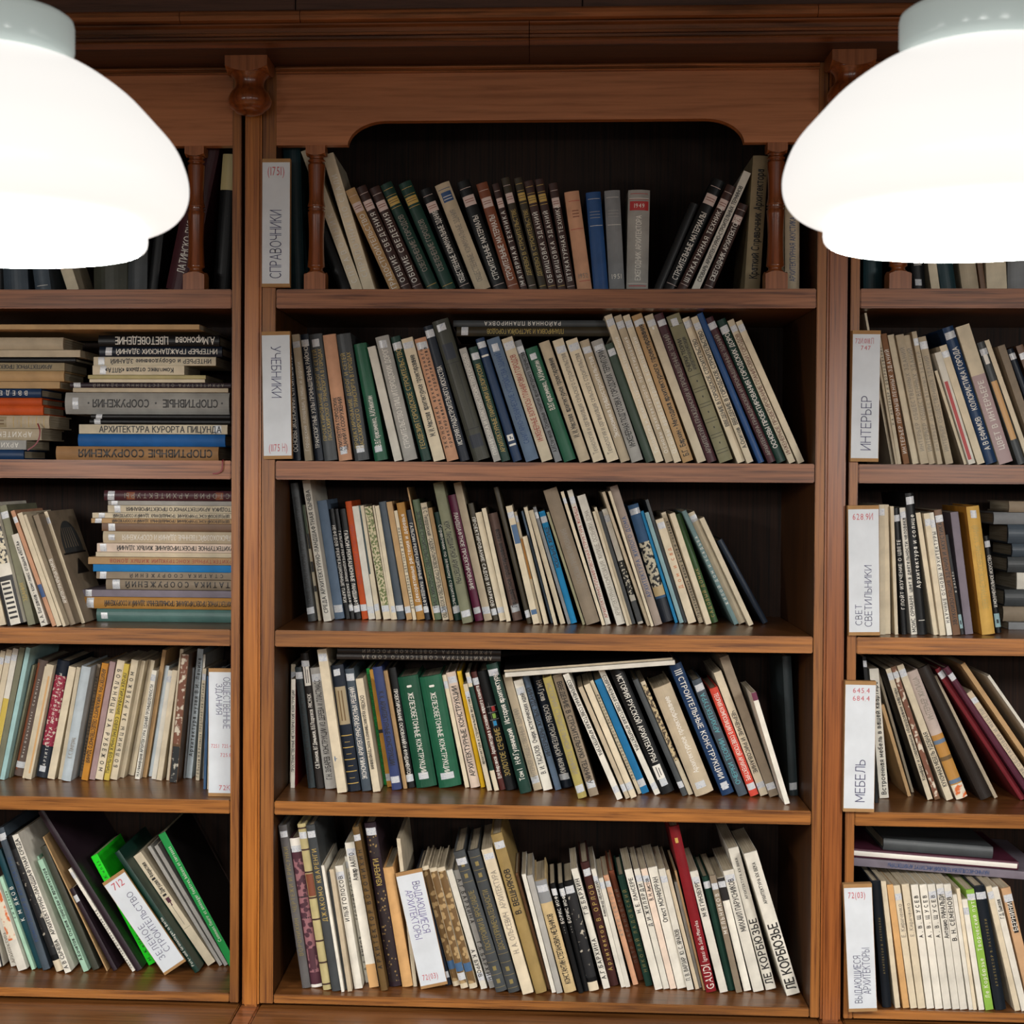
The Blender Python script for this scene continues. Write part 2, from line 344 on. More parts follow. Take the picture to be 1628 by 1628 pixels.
# base cabinets below
bs = tag(empty('base_cabinet'), 'brown wooden base cabinet whose top ledge shows under the bottom shelves', 'cabinet')
for a, b in ((-1.47, -.520), (-.484, .476), (.518, 1.47)):
    box('ledge_board', a, b, -.125, .35, H0-.960, H0-.9345, W['base'], bs, bev=.002)
for a, b in ((-.5185, -.4855), (.4775, .5165)):
    box('ledge_block', a, b, -.132, .35, H0-.966, H0-.9345, W['dark_x'], bs, bev=.003)
box('carcass', -1.47, 1.47, -.10, .35, 0, H0-.966, W['base'], bs, bev=0)
for k, (a, b) in enumerate(((-1.45, -1.0), (-.99, -.53), (-.475, -.005), (.005, .465), (.53, .99), (1.0, 1.45))):
    box('door', a, b, -.118, -.101, .08, H0-.99, W['side'], bs, bev=.003)

# ---------------------------------------------------------------- pendant lamps
def emis(name, col, e, rough=.3):
    m, nt, b = new_mat(name); b.inputs['Base Color'].default_value = (.45, .45, .43, 1); b.inputs['Roughness'].default_value = rough
    b.inputs['Emission Color'].default_value = col; b.inputs['Emission Strength'].default_value = e; return m
M_SHADE = emis('opal_glass_lit', (1, .975, .935, 1), SHADE_E); M_BOWL = emis('open_bowl_lit', (1, .965, .92, 1), BOTTOM_E)
M_RIM = emis('opal_rim_lit', (1, .97, .93, 1), SHADE_E*1.5)
M_COL = emis('glass_collar', (.75, .85, .82, 1), .22, .15)
M_COL.node_tree.nodes['Principled BSDF'].inputs['Base Color'].default_value = (.45, .52, .50, 1)
M_ROD, _, _b = new_mat('rod_metal'); _b.inputs['Metallic'].default_value = 1; _b.inputs['Base Color'].default_value = (.4, .38, .35, 1); _b.inputs['Roughness'].default_value = .35
s = .0005
def lamp(loc, label, k=1.0):
    root = tag(empty('pendant_lamp', loc), label, 'lamp', 'opal glass pendant lamps')
    collar = [(128, -11), (135, -16), (137, -24), (137, -62), (133, -74), (122, -84)]
    lathe('collar', [(60*s*k, -10*s)] + [(r*s*k, z*s*k) for r, z in collar] + [(112*s*k, -86*s*k)], M_COL, root, seg=64)
    shade = [(100, -74), (135, -82), (175, -100), (226, -136), (266, -177), (297, -213), (313, -247), (319, -277), (315, -303), (303, -322), (285, -335), (262, -343), (252, -345)]
    lathe('shade', smooth_prof([(r*s*k, z*s*k) for r, z in shade], 4), M_SHADE, root, seg=96)
    lip = [(252, -343), (253, -362), (252, -370), (249, -375), (243, -378)]
    lathe('lower_rim', [(r*s*k, z*s*k) for r, z in lip], M_RIM, root, seg=96)
    lathe('bowl', [(242*s*k, -378.5*s*k), (200*s*k, -379*s*k), (120*s*k, -379*s*k), (20*s*k, -379*s*k)], M_BOWL, root, seg=64)
    lathe('rod', [(.006, 0), (.006, 3.3-loc[2]-.02)], M_ROD, root, seg=16)
    lathe('canopy', [(.05, 3.3-loc[2]-.035), (.06, 3.3-loc[2]-.02), (.06, 3.3-loc[2]-.001)], M_ROD, root, seg=32)
lamp((-.4475, -1.400, H0+.3640), 'white glowing opal glass pendant lamp at the upper left', 1.0)
lamp((.3482, -1.355, H0+.3735), 'white glowing opal glass pendant lamp at the upper right', 1.0)

# ---------------------------------------------------------------- lettering: cyrillic letters drawn as strokes
def EL(cx, cy, rx, ry, a0, a1, n=7):
    return [(cx+rx*math.cos(math.radians(a0+(a1-a0)*k/n)), cy+ry*math.sin(math.radians(a0+(a1-a0)*k/n))) for k in range(n+1)]
def bowl(x, y0, y1, w): 
    r = (y1-y0)/2; rx = min(r, w*.6); return [(x, y0)] + EL(x+w-rx, y0+r, rx, r, -90, 90, 6) + [(x, y1)]
SG = {
    'А': (.66, [[(0, 0), (.33, 1), (.66, 0)], [(.12, .33), (.54, .33)]]), 'Б': (.54, [[(.48, 1), (0, 1), (0, 0)] , bowl(0, 0, .56, .54)]),
    'В': (.56, [[(0, 0), (0, 1)], bowl(0, 0, .53, .56), bowl(0, .53, 1, .5)]), 'Г': (.46, [[(0, 0), (0, 1), (.46, 1)]]),
    'Д': (.72, [[(0, -.17), (0, 0), (.72, 0), (.72, -.17)], [(.10, 0), (.22, 1), (.60, 1), (.60, 0)]]), 'Е': (.5, [[(.5, 0), (0, 0), (0, 1), (.48, 1)], [(0, .52), (.44, .52)]]),
    'Ж': (.86, [[(.43, 0), (.43, 1)], [(0, 1), (.43, .52), (.86, 1)], [(0, 0), (.36, .56)], [(.86, 0), (.5, .56)]]),
    'З': (.52, [EL(.24, .76, .24, .24, 150, -90, 7), EL(.24, .27, .28, .27, 90, -155, 7)]), 'И': (.62, [[(0, 1), (0, 0), (.62, 1), (.62, 0)]]),
    'Й': (.62, [[(0, 1), (0, 0), (.62, 1), (.62, 0)], EL(.31, 1.26, .13, .12, 180, 360, 4)]), 'К': (.56, [[(0, 0), (0, 1)], [(.54, 1), (.02, .48)], [(.16, .62), (.56, 0)]]),
    'Л': (.62, [[(0, .02), (.08, .05), (.16, .3), (.2, 1), (.62, 1), (.62, 0)]]), 'М': (.74, [[(0, 0), (0, 1), (.37, .25), (.74, 1), (.74, 0)]]),
    'Н': (.6, [[(0, 0), (0, 1)], [(.6, 0), (.6, 1)], [(0, .52), (.6, .52)]]), 'О': (.74, [EL(.37, .5, .37, .5, 0, 360, 14)]), 'П': (.6, [[(0, 0), (0, 1), (.6, 1), (.6, 0)]]),
    'Р': (.54, [[(0, 0), (0, 1)], bowl(0, .44, 1, .54)]), 'С': (.62, [EL(.37, .5, .37, .5, 50, 310, 10)]), 'Т': (.58, [[(0, 1), (.58, 1)], [(.29, 1), (.29, 0)]]),
    'У': (.6, [[(0, 1), (.32, .36)], [(.6, 1), (.24, .12), (.16, .01), (.05, 0)]]), 'Ф': (.8, [[(.4, -.04), (.4, 1.04)], EL(.4, .52, .4, .32, 0, 360, 12)]),
    'Х': (.62, [[(0, 0), (.62, 1)], [(0, 1), (.62, 0)]]), 'Ц': (.66, [[(0, 1), (0, 0), (.66, 0), (.66, -.18)], [(.58, 0), (.58, 1)]]),
    'Ч': (.56, [[(0, 1)] + EL(.25, .68, .25, .24, 180, 270, 4) + [(.56, .46)], [(.56, 1), (.56, 0)]]), 'Ш': (.84, [[(0, 1), (0, 0), (.84, 0), (.84, 1)], [(.42, 0), (.42, 1)]]),
    'Щ': (.9, [[(0, 1), (0, 0), (.9, 0), (.9, -.18)], [(.42, 0), (.42, 1)], [(.84, 0), (.84, 1)]]), 'Ь': (.52, [[(0, 0), (0, 1)], bowl(0, 0, .54, .52)]),
    'Ы': (.78, [[(0, 0), (0, 1)], bowl(0, 0, .54, .5), [(.78, 0), (.78, 1)]]), 'Ъ': (.66, [[(0, 1), (.16, 1), (.16, 0)], bowl(.16, 0, .54, .5)]),
    'Э': (.6, [EL(.25, .5, .36, .5, 130, -130, 10), [(.16, .52), (.6, .52)]]), 'Ю': (.94, [[(0, 0), (0, 1)], [(0, .52), (.24, .52)], EL(.59, .5, .35, .5, 0, 360, 14)]),
    'Я': (.56, [[(.56, 0), (.56, 1)], [(.56, .44)] + [(.56-x, y) for x, y in bowl(0, .44, 1, .54)], [(.3, .44), (0, 0)]]), 'Ё': (.5, [[(.5, 0), (0, 0), (0, 1), (.48, 1)], [(0, .52), (.44, .52)], [(.1, 1.2), (.16, 1.2)], [(.36, 1.2), (.42, 1.2)]]),
    'X': (.62, [[(0, 0), (.62, 1)], [(0, 1), (.62, 0)]]), 'I': (.02, [[(0, 0), (0, 1)]]), '.': (.04, [[(0, .0), (.04, .0)]]), ',': (.05, [[(.05, .05), (0, -.16)]]), '-': (.3, [[(0, .42), (.3, .42)]]),
    '•': (.1, [[(0, .46), (.1, .46)], [(.05, .40), (.05, .52)]]), '·': (.06, [[(0, .46), (.06, .46)]]), '«': (.36, [[(.16, .65), (0, .4), (.16, .15)], [(.36, .65), (.2, .4), (.36, .15)]]), '»': (.36, [[(0, .65), (.16, .4), (0, .15)], [(.2, .65), (.36, .4), (.2, .15)]]),
    'а': (.44, [EL(.2, .25, .2, .25, 0, 360, 8), [(.44, .7), (.44, 0)], EL(.22, .5, .22, .2, 150, 0, 5)]), 'б': (.48, [EL(.24, .3, .24, .3, 0, 360, 10), [(.0, .3), (.04, .8), (.3, .95), (.44, 1.02)]]),
    'е': (.48, [EL(.24, .35, .24, .35, 0, 320, 10), [(0, .37), (.48, .37)]]), 'р': (.46, [[(0, -.3), (0, .7)], EL(.22, .35, .24, .35, 0, 360, 10)]), 'у': (.48, [[(0, .7), (.24, .05)], [(.48, .7), (.16, -.25), (.04, -.28)]]),
    'ф': (.7, [[(.35, -.3), (.35, 1)], EL(.35, .35, .35, .33, 0, 360, 12)]), 'ё': (.48, [EL(.24, .35, .24, .35, 0, 320, 10), [(0, .37), (.48, .37)]]),
}
for ch in 'вгджзийклмностхцчшщьыъэюя':
    w_, st_ = SG[ch.upper()]; SG[ch] = (w_*.78, [[(x*.78, y*.7) for x, y in p] for p in st_])
LATIN = {}
def latin(ch):
    """a latin letter or digit from Blender's own font, as plain vertices and faces"""
    if ch not in LATIN:
        c = bpy.data.curves.new('lettering', 'FONT'); c.body = ch; c.size = 1/.73; c.resolution_u = 2
        o = bpy.data.objects.new('lettering', c); COL.objects.link(o); bpy.context.view_layer.update()
        me = bpy.data.meshes.new_from_object(o.evaluated_get(bpy.context.evaluated_depsgraph_get()))
        vs = [tuple(v.co)[:2] for v in me.vertices]; fs = [tuple(p.vertices) for p in me.polygons]
        bpy.data.meshes.remove(me); bpy.data.objects.remove(o); bpy.data.curves.remove(c)
        a = min([v[0] for v in vs] or [0]); b = max([v[0] for v in vs] or [.2])
        LATIN[ch] = (b-a, [(x-a, y) for x, y in vs], fs)
    return LATIN[ch]
TXT = {}
def want_text(s_, th=.12):
    k = (s_, th)
    if k in TXT: return k
    vs, fs, x0 = [], [], 0; gx = []
    for ch in s_:
        gx += [gx0 for _ in range(len(vs)-len(gx))] if vs and len(gx) < len(vs) else []
        gx0 = x0
        if ch == ' ': x0 += .42; continue
        if ch in SG:
            w, strokes = SG[ch]
            for p in strokes:
                for (ax, ay), (bx, by) in zip(p[:-1], p[1:]):
                    L_ = math.hypot(bx-ax, by-ay)
                    if L_ < 1e-6: continue
                    dx, dy = (bx-ax)/L_*th/2, (by-ay)/L_*th/2
                    e = .55 if len(p) > 4 else .95
                    k0 = len(vs); ax2, ay2, bx2, by2 = ax-dx*e, ay-dy*e, bx+dx*e, by+dy*e
                    nseg = max(1, round(abs(by2-ay2)/.26))          # short pieces, so the stroke follows a rounded spine
                    for q in range(nseg+1):
                        f = q/nseg; px_, py_ = ax2+(bx2-ax2)*f, ay2+(by2-ay2)*f
                        vs += [(x0+px_-dy, py_+dx), (x0+px_+dy, py_-dx)]
                        if q: fs.append((k0+2*q-2, k0+2*q-1, k0+2*q+1, k0+2*q))
        else:
            w, v_, f_ = latin(ch); k0 = len(vs)
            vs += [(x0+x, y) for x, y in v_]; fs += [tuple(k0+i for i in f) for f in f_]
        x0 += w + .17 + th*.5
    gx += [gx0]*(len(vs)-len(gx))
    TXT[k] = (vs, fs, gx, max(x0-.17, .1)); return k
def place_text(k, parent, u0, u1, v0, v1, way, ymap, mat, name='title', capmax=9, squeeze=.55):
    """set lettering in the box u0..u1 (across) by v0..v1 (up); way u/d = running up/down, h = across"""
    vs, fs, gx, b = TXT[k]; a = 0
    if not vs: return None
    run = (v1-v0) if way in 'ud' else (u1-u0); acr = (u1-u0) if way in 'ud' else (v1-v0)
    sx = run/(b-a); sy = min(acr, sx/squeeze, capmax)
    if sx > sy*1.9: sx = sy*1.9
    gs = min(sx, sy*1.05)                      # letters keep their shape, the rest of the run is tracking
    st = (run-(b-a)*sx)/2
    out = []
    for (x, y), g in zip(vs, gx):
        p = g*sx + (x-g)*gs + (sx-gs)*.3 + st; q = (y-.5)*sy
        if way == 'u': X, Z = (u0+u1)/2 - q, v0 + p
        elif way == 'd': X, Z = (u0+u1)/2 + q, v1 - p
        else: X, Z = u0 + p, (v0+v1)/2 + q
        out.append((X, ymap(X), Z))
    return mesh(name, out, fs, mat, parent=parent)
PENDING = []

# ---------------------------------------------------------------- section signs
M_CARD = plain('sign_paper', 'd9e0e6', .6, 20); M_BOARD = plain('sign_cardboard', 'a67f50', .8, 60)
SIGNS = [  # centre x, front y, foot z, width, height, lean, [(text, way, u0,u1,v0,v1,colour,mirror)], label
    (-.4577, -.014, .3105, .0485, .2190, 0, [('СПРАВОЧНИКИ', 'u', .30, .68, .07, .60, 'ink'), ('(1751)', 'h', .2, .8, .87, .94, 'rd')], 'white section sign with long blue word beside the top shelf'),
    (-.4530, -.014, .0155, .0492, .2185, -.021, [('УЧЕБНИКИ', 'd', .34, .66, .48, .88, 'ink'), ('(1175 Н)', 'h', .2, .85, .06, .12, 'rd')], 'white section sign with short blue word beside the second shelf'),
    (.5395, -.014, .0168, .0465, .2199, .008, [('ИНТЕРЬЕР', 'u', .36, .70, .09, .50, 'ink'), ('72И.018.П', 'h', .1, .75, .90, .94, 'rd'), ('747', 'h', .3, .65, .85, .885, 'rd')], 'white section sign with red numbers beside right second shelf'),
    (.5425, -.014, -.2757, .0515, .2187, -.018, [('СВЕТ', 'u', .22, .42, .08, .24, 'ink'), ('СВЕТИЛЬНИКИ', 'u', .52, .74, .07, .54, 'ink'), ('628.9И', 'h', .15, .8, .89, .94, 'rd')], 'white section sign with two blue words beside right third shelf'),
    (.5360, -.014, -.5733, .0515, .2210, .006, [('МЕБЕЛЬ', 'u', .38, .68, .08, .40, 'ink'), ('645.4', 'h', .25, .8, .91, .95, 'rd'), ('684.4', 'h', .25, .8, .85, .89, 'rd')], 'white section sign with red numbers beside right fourth shelf'),
    (.5468, -.014, -.9125, .0475, .2165, -.052, [('ВЫДАЮЩИЕСЯ', 'u', .24, .48, .07, .44, 'ink'), ('АРХИТЕКТОРЫ', 'u', .55, .80, .14, .50, 'ink'), ('72(03)', 'h', .15, .75, .89, .94, 'rd')], 'white section sign with two blue words beside right bottom shelf'),
    (-.5600, .030, -.57623, .0430, .2250, 0, [('ОБЩЕСТВЕННЫЕ', 'd', .62, .88, .53, .93, 'ink'), ('ЗДАНИЯ', 'd', .32, .56, .64, .88, 'ink'), ('725.1  725.4', 'h', .12, .95, .38, .41, 'rd'), ('725.8', 'h', .5, .95, .31, .34, 'rd'), ('72К', 'h', .45, .9, .05, .09, 'rd')], 'white section sign standing at right end of left fourth shelf'),
    (-.1825, .0440, -.91296, .0480, .2085, -.226, [('ВЫДАЮЩИЕСЯ', 'd', .55, .80, .46, .90, 'purple'), ('АРХИТЕКТОРЫ', 'd', .22, .46, .42, .84, 'purple'), ('72(03)', 'h', .15, .72, .07, .12, 'rd')], 'white section sign leaning among books on middle bottom shelf'),
    (-.6520, .0830, -.91296, .0465, .2000, -.610, [('ЗЕЛЕНОЕ', 'u', .20, .44, .13, .50, 'ink'), ('СТРОИТЕЛЬСТВО', 'u', .54, .78, .17, .80, 'ink'), ('712', 'h', .25, .75, .88, .95, 'rd')], 'white section sign leaning steeply on left bottom shelf'),
]
for sg in SIGNS:
    for t in sg[6]: want_text(t[0], .09)

# ---------------------------------------------------------------- books
HARD = set('darkgrey slate black navy navyblue blue royal green emerald darkgreen darkgreen2 brown maroon teal rust oliveb slateblue olived olive orange ochre sage sage2 magenta mauve leafgreen tealgrey navyslate blackslate blackbrown indigo redbrown khakiy coral grey2 plum bronze maroonb rustb deepred brownt tealgrey2 petrol darkplum darkbrown redmaroon plum2 blacknavy denim straw brocade yellow'.split())
EX = {
    'orsq': [(.775, .835, .1, .85, 'rust'), (.135, .19, .1, .85, 'rust')], 'pageface': [(.008, .992, .22, .78, 'w')],
    'T': [(.93, .934, .08, .92, 'labelpink'), (.05, .054, .08, .92, 'labelpink'), (.775, .865, .06, .94, 'labelpink'), (.808, .814, .15, .85, 'rust'), (.828, .834, .15, .85, 'rust')],
    'G': [(.945, .949, .08, .92, 'gold'), (.05, .054, .08, .92, 'gold'), (.80, .868, .06, .94, 'gold'), (.823, .828, .1, .9, 'brown'), (.843, .848, .1, .9, 'brown'), (.775, .779, .06, .94, 'gold'), (.885, .889, .06, .94, 'gold')],
    'B': [(.83, .92, .18, .86, 'blue'), (.85, .856, .24, .8, 'w'), (.875, .881, .24, .8, 'w'), (.945, .95, .1, .9, 'blue')],
    'R': [(.90, .905, .2, .95, 'redp'), (.62, .625, .1, .95, 'redp'), (.10, .105, .2, .95, 'redp'), (.74, .75, .35, .8, 'rust'), (.77, .78, .35, .8, 'rust'), (.80, .81, .35, .8, 'rust')],
    'L': [(.93, .933, .1, .9, 'w'), (.80, .804, .15, .85, 'lightgrey'), (.77, .774, .15, .85, 'lightgrey'), (.74, .744, .15, .85, 'lightgrey'), (.66, .664, .1, .95, 'w')],
    'N': [(.80, .89, .08, .94, 'redp'), (.915, .92, .05, .95, 'w'), (.96, .966, .1, .9, 'redp'), (.905, .909, .05, .95, 'redp'), (.06, .067, .1, .9, 'redp'), (.085, .089, .05, .95, 'w')],
    'bands': [(.72, .83, .18, .82, 'navy'), (.09, .18, .14, .86, 'navy'), (.22, .225, .1, .9, 'black'), (.69, .694, .1, .9, 'black'), (.23, .68, .2, .22, 'black'), (.23, .68, .68, .70, 'black')],
    'emblem': [(.85, .865, .1, .9, 'w'), (.125, .14, .12, .88, 'w'), (.165, .215, .15, .85, 'w'), (.178, .202, .42, .56, 'navyblue'), (.175, .19, .62, .72, 'navyblue')],
    'panels': [(v, v+.003, .05, .95, 'k') for v in (.06, .08, .165, .185, .27, .29, .375, .395, .48, .50, .585)] + [(v, v+.012, .46, .54, 'k') for v in (.12, .225, .33, .435, .54)] + [(.93, .933, .05, .95, 'k')],
    'bars': [(.62, .75, .1, 1, 'k'), (.42, .51, .1, 1, 'k'), (.25, .30, .1, 1, 'k'), (.75, 1, 0, .9, 'sage')],
    'teal': [(.40, 1, 0, .34, 'tealgrey2'), (.40, .96, 0, .3, 'teal')], 'floral': [(.08, 1, .05, 1, 'floral')],
    'bluetop': [(.68, .84, .1, 1, 'denim'), (.08, .12, .1, 1, 'denim')], 'orangemid': [(.40, .76, .15, .9, 'ochreo')],
    'checker': [(.25, .55, 0, 1, 'checker'), (.02, .2, 0, 1, 'darkgrey')], 'photo': [(.30, .68, 0, 1, 'photo'), (.22, .30, 0, 1, 'buff'), (0, .2, 0, 1, 'navy')],
    'photo2': [(.30, .97, .06, 1, 'photo2')], 'creambottom': [(0, .17, 0, 1, 'cream'), (.88, 1, 0, .9, 'cream')], 'blackmark': [(.46, .49, 0, 1, 'k')],
    'dot': [(.90, .92, .4, .6, 'w'), (.905, .915, .38, .62, 'w')], 'squares': [(.66, .70, .5, .8, 'redp'), (.60, .64, .42, .72, 'lime'), (.54, .58, .34, .64, 'cyan'), (.70, .703, .1, .95, 'lightgrey'), (.65, .653, .1, .95, 'lightgrey'), (.59, .593, .1, .95, 'lightgrey'), (.53, .74, .30, .315, 'lightgrey')],
    'figure': [(.76, .93, .12, .9, 'w'), (.78, .90, .35, .45, 'k'), (.78, .88, .6, .68, 'k'), (.90, .925, .3, .6, 'k')],
    'emblemsmall': [(.22, .255, .2, .32, 'slateblue'), (.235, .24, .16, .5, 'slateblue')],
    'ribs': [(v, v+.006, .08, .92, 'gold') for v in (.06, .155, .25, .345, .44)] + [(v, v+.003, .3, .7, 'gold') for v in (.105, .20, .295, .39)] + [(.53, .83, .1, .92, 'khaki'), (.56, .8, .3, .4, 'bronze'), (.56, .8, .55, .65, 'bronze')],
    'emblem2': [(.115, .225, .15, .75, 'w'), (.13, .21, .34, .4, 'k'), (.14, .2, .52, .58, 'k')], 'stripes': [(.95, .956, .2, .8, 'w'), (.935, .941, .2, .8, 'w'), (.92, .926, .2, .8, 'w'), (.06, .065, .15, .85, 'w')],
    'burgtop': [(.93, 1, 0, 1, 'magenta'), (.915, .921, 0, 1, 'w')], 'cred': [], 'ctaupe': [], 'cblack': [], 'corange': [],
    'ornate': [(.93, 1, 0, 1, 'w'), (.0, .02, 0, 1, 'w'), (.10, .86, .08, .92, 'ornate'), (.46, .47, 0, 1, 'darkplum'), (.60, .61, 0, 1, 'darkplum'), (.12, .26, .2, .75, 'plum')],
    'rings': [(v, v+.01, 0, 1, 'brown') for v in (.03, .16, .29, .42, .55, .705, .84, .97)] + [(.565, .70, .05, .95, 'rustb')],
    'tanbottom': [(0, .16, 0, 1, 'tanpaper')], 'damask': [(.03, .60, .08, .92, 'damask'), (.79, .92, .1, .9, 'damask')], 'brocade': [(.04, .97, .03, .97, 'brocade'), (.14, .21, 0, 1, 'denim')],
    'medallion': [(v, v+.003, .05, .95, 'gd') for v in (.03, .12, .21, .27, .78, .86, .95)] + [(v, v+.03, .35, .65, 'gd') for v in (.06, .15, .81, .89)],
    'greytop': [(.80, 1, 0, 1, 'grey')], 'worn': [(.12, .9, 0, 1, 'worn'), (0, .08, 0, 1, 'cream')], 'gaudi': [(.90, .93, .3, .6, 'gold')], 'corb': [],
    'blacktop': [(.80, 1, 0, 1, 'k')], 'keys': [(.05+.04*i, .068+.04*i, .25, .75, 'k') for i in range(8)] + [(.36, .4, 0, 1, 'k'), (.5, .95, .45, 1, 'photo'), (0, .36, 0, .2, 'k'), (0, .36, .82, 1, 'k')],
    'bluemark': [(.25, .36, 0, 1, 'blue')], 'greenbot': [(0, .62, 0, 1, 'yellow2')], 'redstripe': [(.05, .97, .05, .28, 'rust')], 'orangeline': [(.05, .9, .5, .75, 'tanpaper')],
    'redpic': [(.27, .87, .04, .96, 'redpic'), (.0, .26, 0, 1, 'navy')], 'torn': [(.3, 1, .1, .9, 'torn'), (.0, .28, .1, .95, 'greytorn')], 'torn2': [(.02, .98, .1, .9, 'torn')],
    'orangepic': [(.35, .98, .05, .95, 'orangepic')], 'flower': [(.56, .60, .3, .75, 'plum2'), (.53, .57, .5, .62, 'plum2'), (.36, .54, .46, .50, 'navy'), (.33, .332, .1, .9, 'k'), (.60, .602, .1, .9, 'k')],
    'redtop': [(.28, .9, .12, .85, 'coral'), (.42, .5, .3, .6, 'brown')], 'creamtop': [(.74, 1, 0, 1, 'straw')], 'bandtext': [(.52, .57, .15, .85, 'lightgrey'), (.30, .35, .2, .8, 'lightgrey')],
    'redstrip': [(.04, .74, .12, .62, 'redp')], 'mauvebottom': [(0, .64, 0, 1, 'mauvepink')], 'tanmid': [(.2, .68, .1, .9, 'tanpaper'), (.82, .9, .2, .8, 'w')], 'line': [(.10, .104, .15, .85, 'w')],
    'bluebottom': [(.06, .20, 0, 1, 'lightblue'), (.1, .14, .3, .7, 'navy')], 'mustard': [(.10, .50, 0, 1, 'ochre'), (.43, .46, 0, 1, 'slateblue'), (.12, .15, 0, 1, 'slateblue'), (0, .11, 0, 1, 'orangepic'), (.30, .33, 0, 1, 'bronze')],
    'blacklabel': [(.63, .9, .3, .8, 'k')],
}
BAND5 = ('ribs_',)
def build_book(t, h, d, col, tc='-', way='-', st='-', span='-', ex=(), text='', seed=0):
    """a book standing on its tail, spine towards -Y; returns the root mesh and its title request"""
    rnd = random.Random(seed)
    hard = (col in HARD or (t > .017 and col not in ('white', 'cream'))) and t > .0065
    base = 'cream' if col in PATS else col
    board = {'cred': 'deepred', 'ctaupe': 'taupe', 'cblack': 'k', 'corange': 'ochreo'}
    bc = base
    for e in ex:
        if e in board: bc = board[e]
    b = .0024 if hard and t > .009 else .0006
    bul = t*(.16 if hard else .035)
    y0 = .0
    def arc(x): 
        u = 2*x/t-1; return bul*u*u*(1 if hard else abs(u))
    n = 8
    outer = [(0, d)] + [(0, bul+.001)] if False else [(0, d)]
    pts = [(0, d)] + [(t*k/n, arc(t*k/n)) for k in range(n+1)] + [(t, d), (t-b, d), (t-b, bul+.004), (b, bul+.004), (b, d)]
    m = len(pts); vs = [(x, y, 0) for x, y in pts] + [(x, y, h) for x, y in pts]
    fs = [(i, (i+1) % m, m+(i+1) % m, m+i) for i in range(m)] + [tuple(range(m))[::-1], tuple(range(m, 2*m))]
    idx = [1] + [0]*n + [1]*(m-n-1) + [0, 0]
    kind = 'book' if (hard or t > .0115) else 'booklet'
    mb = cloth(base) if base in PAL else cloth('cream')
    root = mesh(kind, vs, fs, [mb, cloth(bc)], idx)
    ins = .003 if hard and t > .009 else .0004
    py = bul+.0042
    vs = [(x, y, z) for z in (ins, h-ins) for x, y in ((b+.0001, py), (t-b-.0001, py), (t-b-.0001, d-ins-.001), (b+.0001, d-ins-.001))]
    mesh('pages', vs, [(0, 1, 2, 3), (7, 6, 5, 4), (0, 4, 5, 1), (1, 5, 6, 2), (2, 6, 7, 3), (3, 7, 4, 0)], PAPER, parent=root)
    # printed decoration on the spine
    items = []
    for e in ([st] if st in EX else []) + list(ex):
        items += EX.get(e, [])
    for q, (v0, v1, u0, u1, c) in enumerate(items):
        vs, fs, K = [], [], 6
        for k in range(K+1):
            x = t*(u0+(u1-u0)*k/K); y = arc(x)-.00018-.00003*q
            vs += [(x, y, h*v0), (x, y, h*v1)]
        for k in range(K): fs.append((2*k, 2*k+2, 2*k+3, 2*k+1))
        mesh('spine_panel' if v1-v0 > .03 else 'spine_band', vs, fs, pmat(c), parent=root)
    # paper call label wrapped round the spine
    if st in ('t', 'b') and t > .004:
        lh = min(.0125, h*.08)*rnd.uniform(.85, 1.1)
        v0 = h-lh-rnd.uniform(.006, .014) if st == 't' else rnd.uniform(.010, .016)
        tl = rnd.uniform(-.0006, .0006); u0, u1 = (.0, 1.) if t < .014 else ((rnd.uniform(.03, .1), rnd.uniform(.9, .98)) if t < .021 else (rnd.uniform(.16, .24), rnd.uniform(.68, .78)))
        vs, fs = [], []; K = 8
        for k in range(K+1):
            x = t*(u0+(u1-u0)*k/K); y = arc(x)-.0008; dz = tl*(k/K-.5)*2
            vs += [(x, y, v0+dz), (x, y, v0+lh+dz)]
        for k in range(K): fs.append((2*k, 2*k+2, 2*k+3, 2*k+1))
        mesh('call_label', vs, fs, LABEL, parent=root)
    if 'coverpic' in ex:                       # printed picture of a domed hall on the front board
        X = t+.0003; y0, y1 = .012, d-.010
        def patch(name, pts, key): mesh(name, [(X, y0+(y1-y0)*a, h*z) for a, z in pts], [tuple(range(len(pts)))], flat_mat(key), parent=root)
        X += .0001; patch('cover_picture', [(.08, .60)] + [(.5-.42*math.cos(math.pi*k/16), .66+.24*math.sin(math.pi*k/16)) for k in range(17)] + [(.92, .60)], 'darkgrey')
        X += .0001
        for k in range(6): patch('cover_stripe', [(.17+.11*k, .66), (.21+.11*k, .66), (.26+.083*k, .84), (.24+.083*k, .84)], 'taupe')
        patch('cover_wedge', [(.30, .42), (.55, .56), (.86, .42)], 'k'); patch('cover_band', [(.0, .60), (1, .60), (1, .615), (0, .615)], 'k')  # black printed triangle below the dome, and a band
        vs_, fs_, gx_, b_ = TXT[want_text('КРЫТЫЕ', .2)]; sc_ = (y1-y0)*.5/b_
        mesh('cover_title', [(X, y0+(y1-y0)*.45+x*sc_, h*.16+y*h*.05) for x, y in vs_], fs_, flat_mat('k'), parent=root)
    if st == 'N': PENDING.append((want_text('1949', .14), root, .28*t, .76*t, .825*h, .868*h, 'h', arc, 'w', .0088))
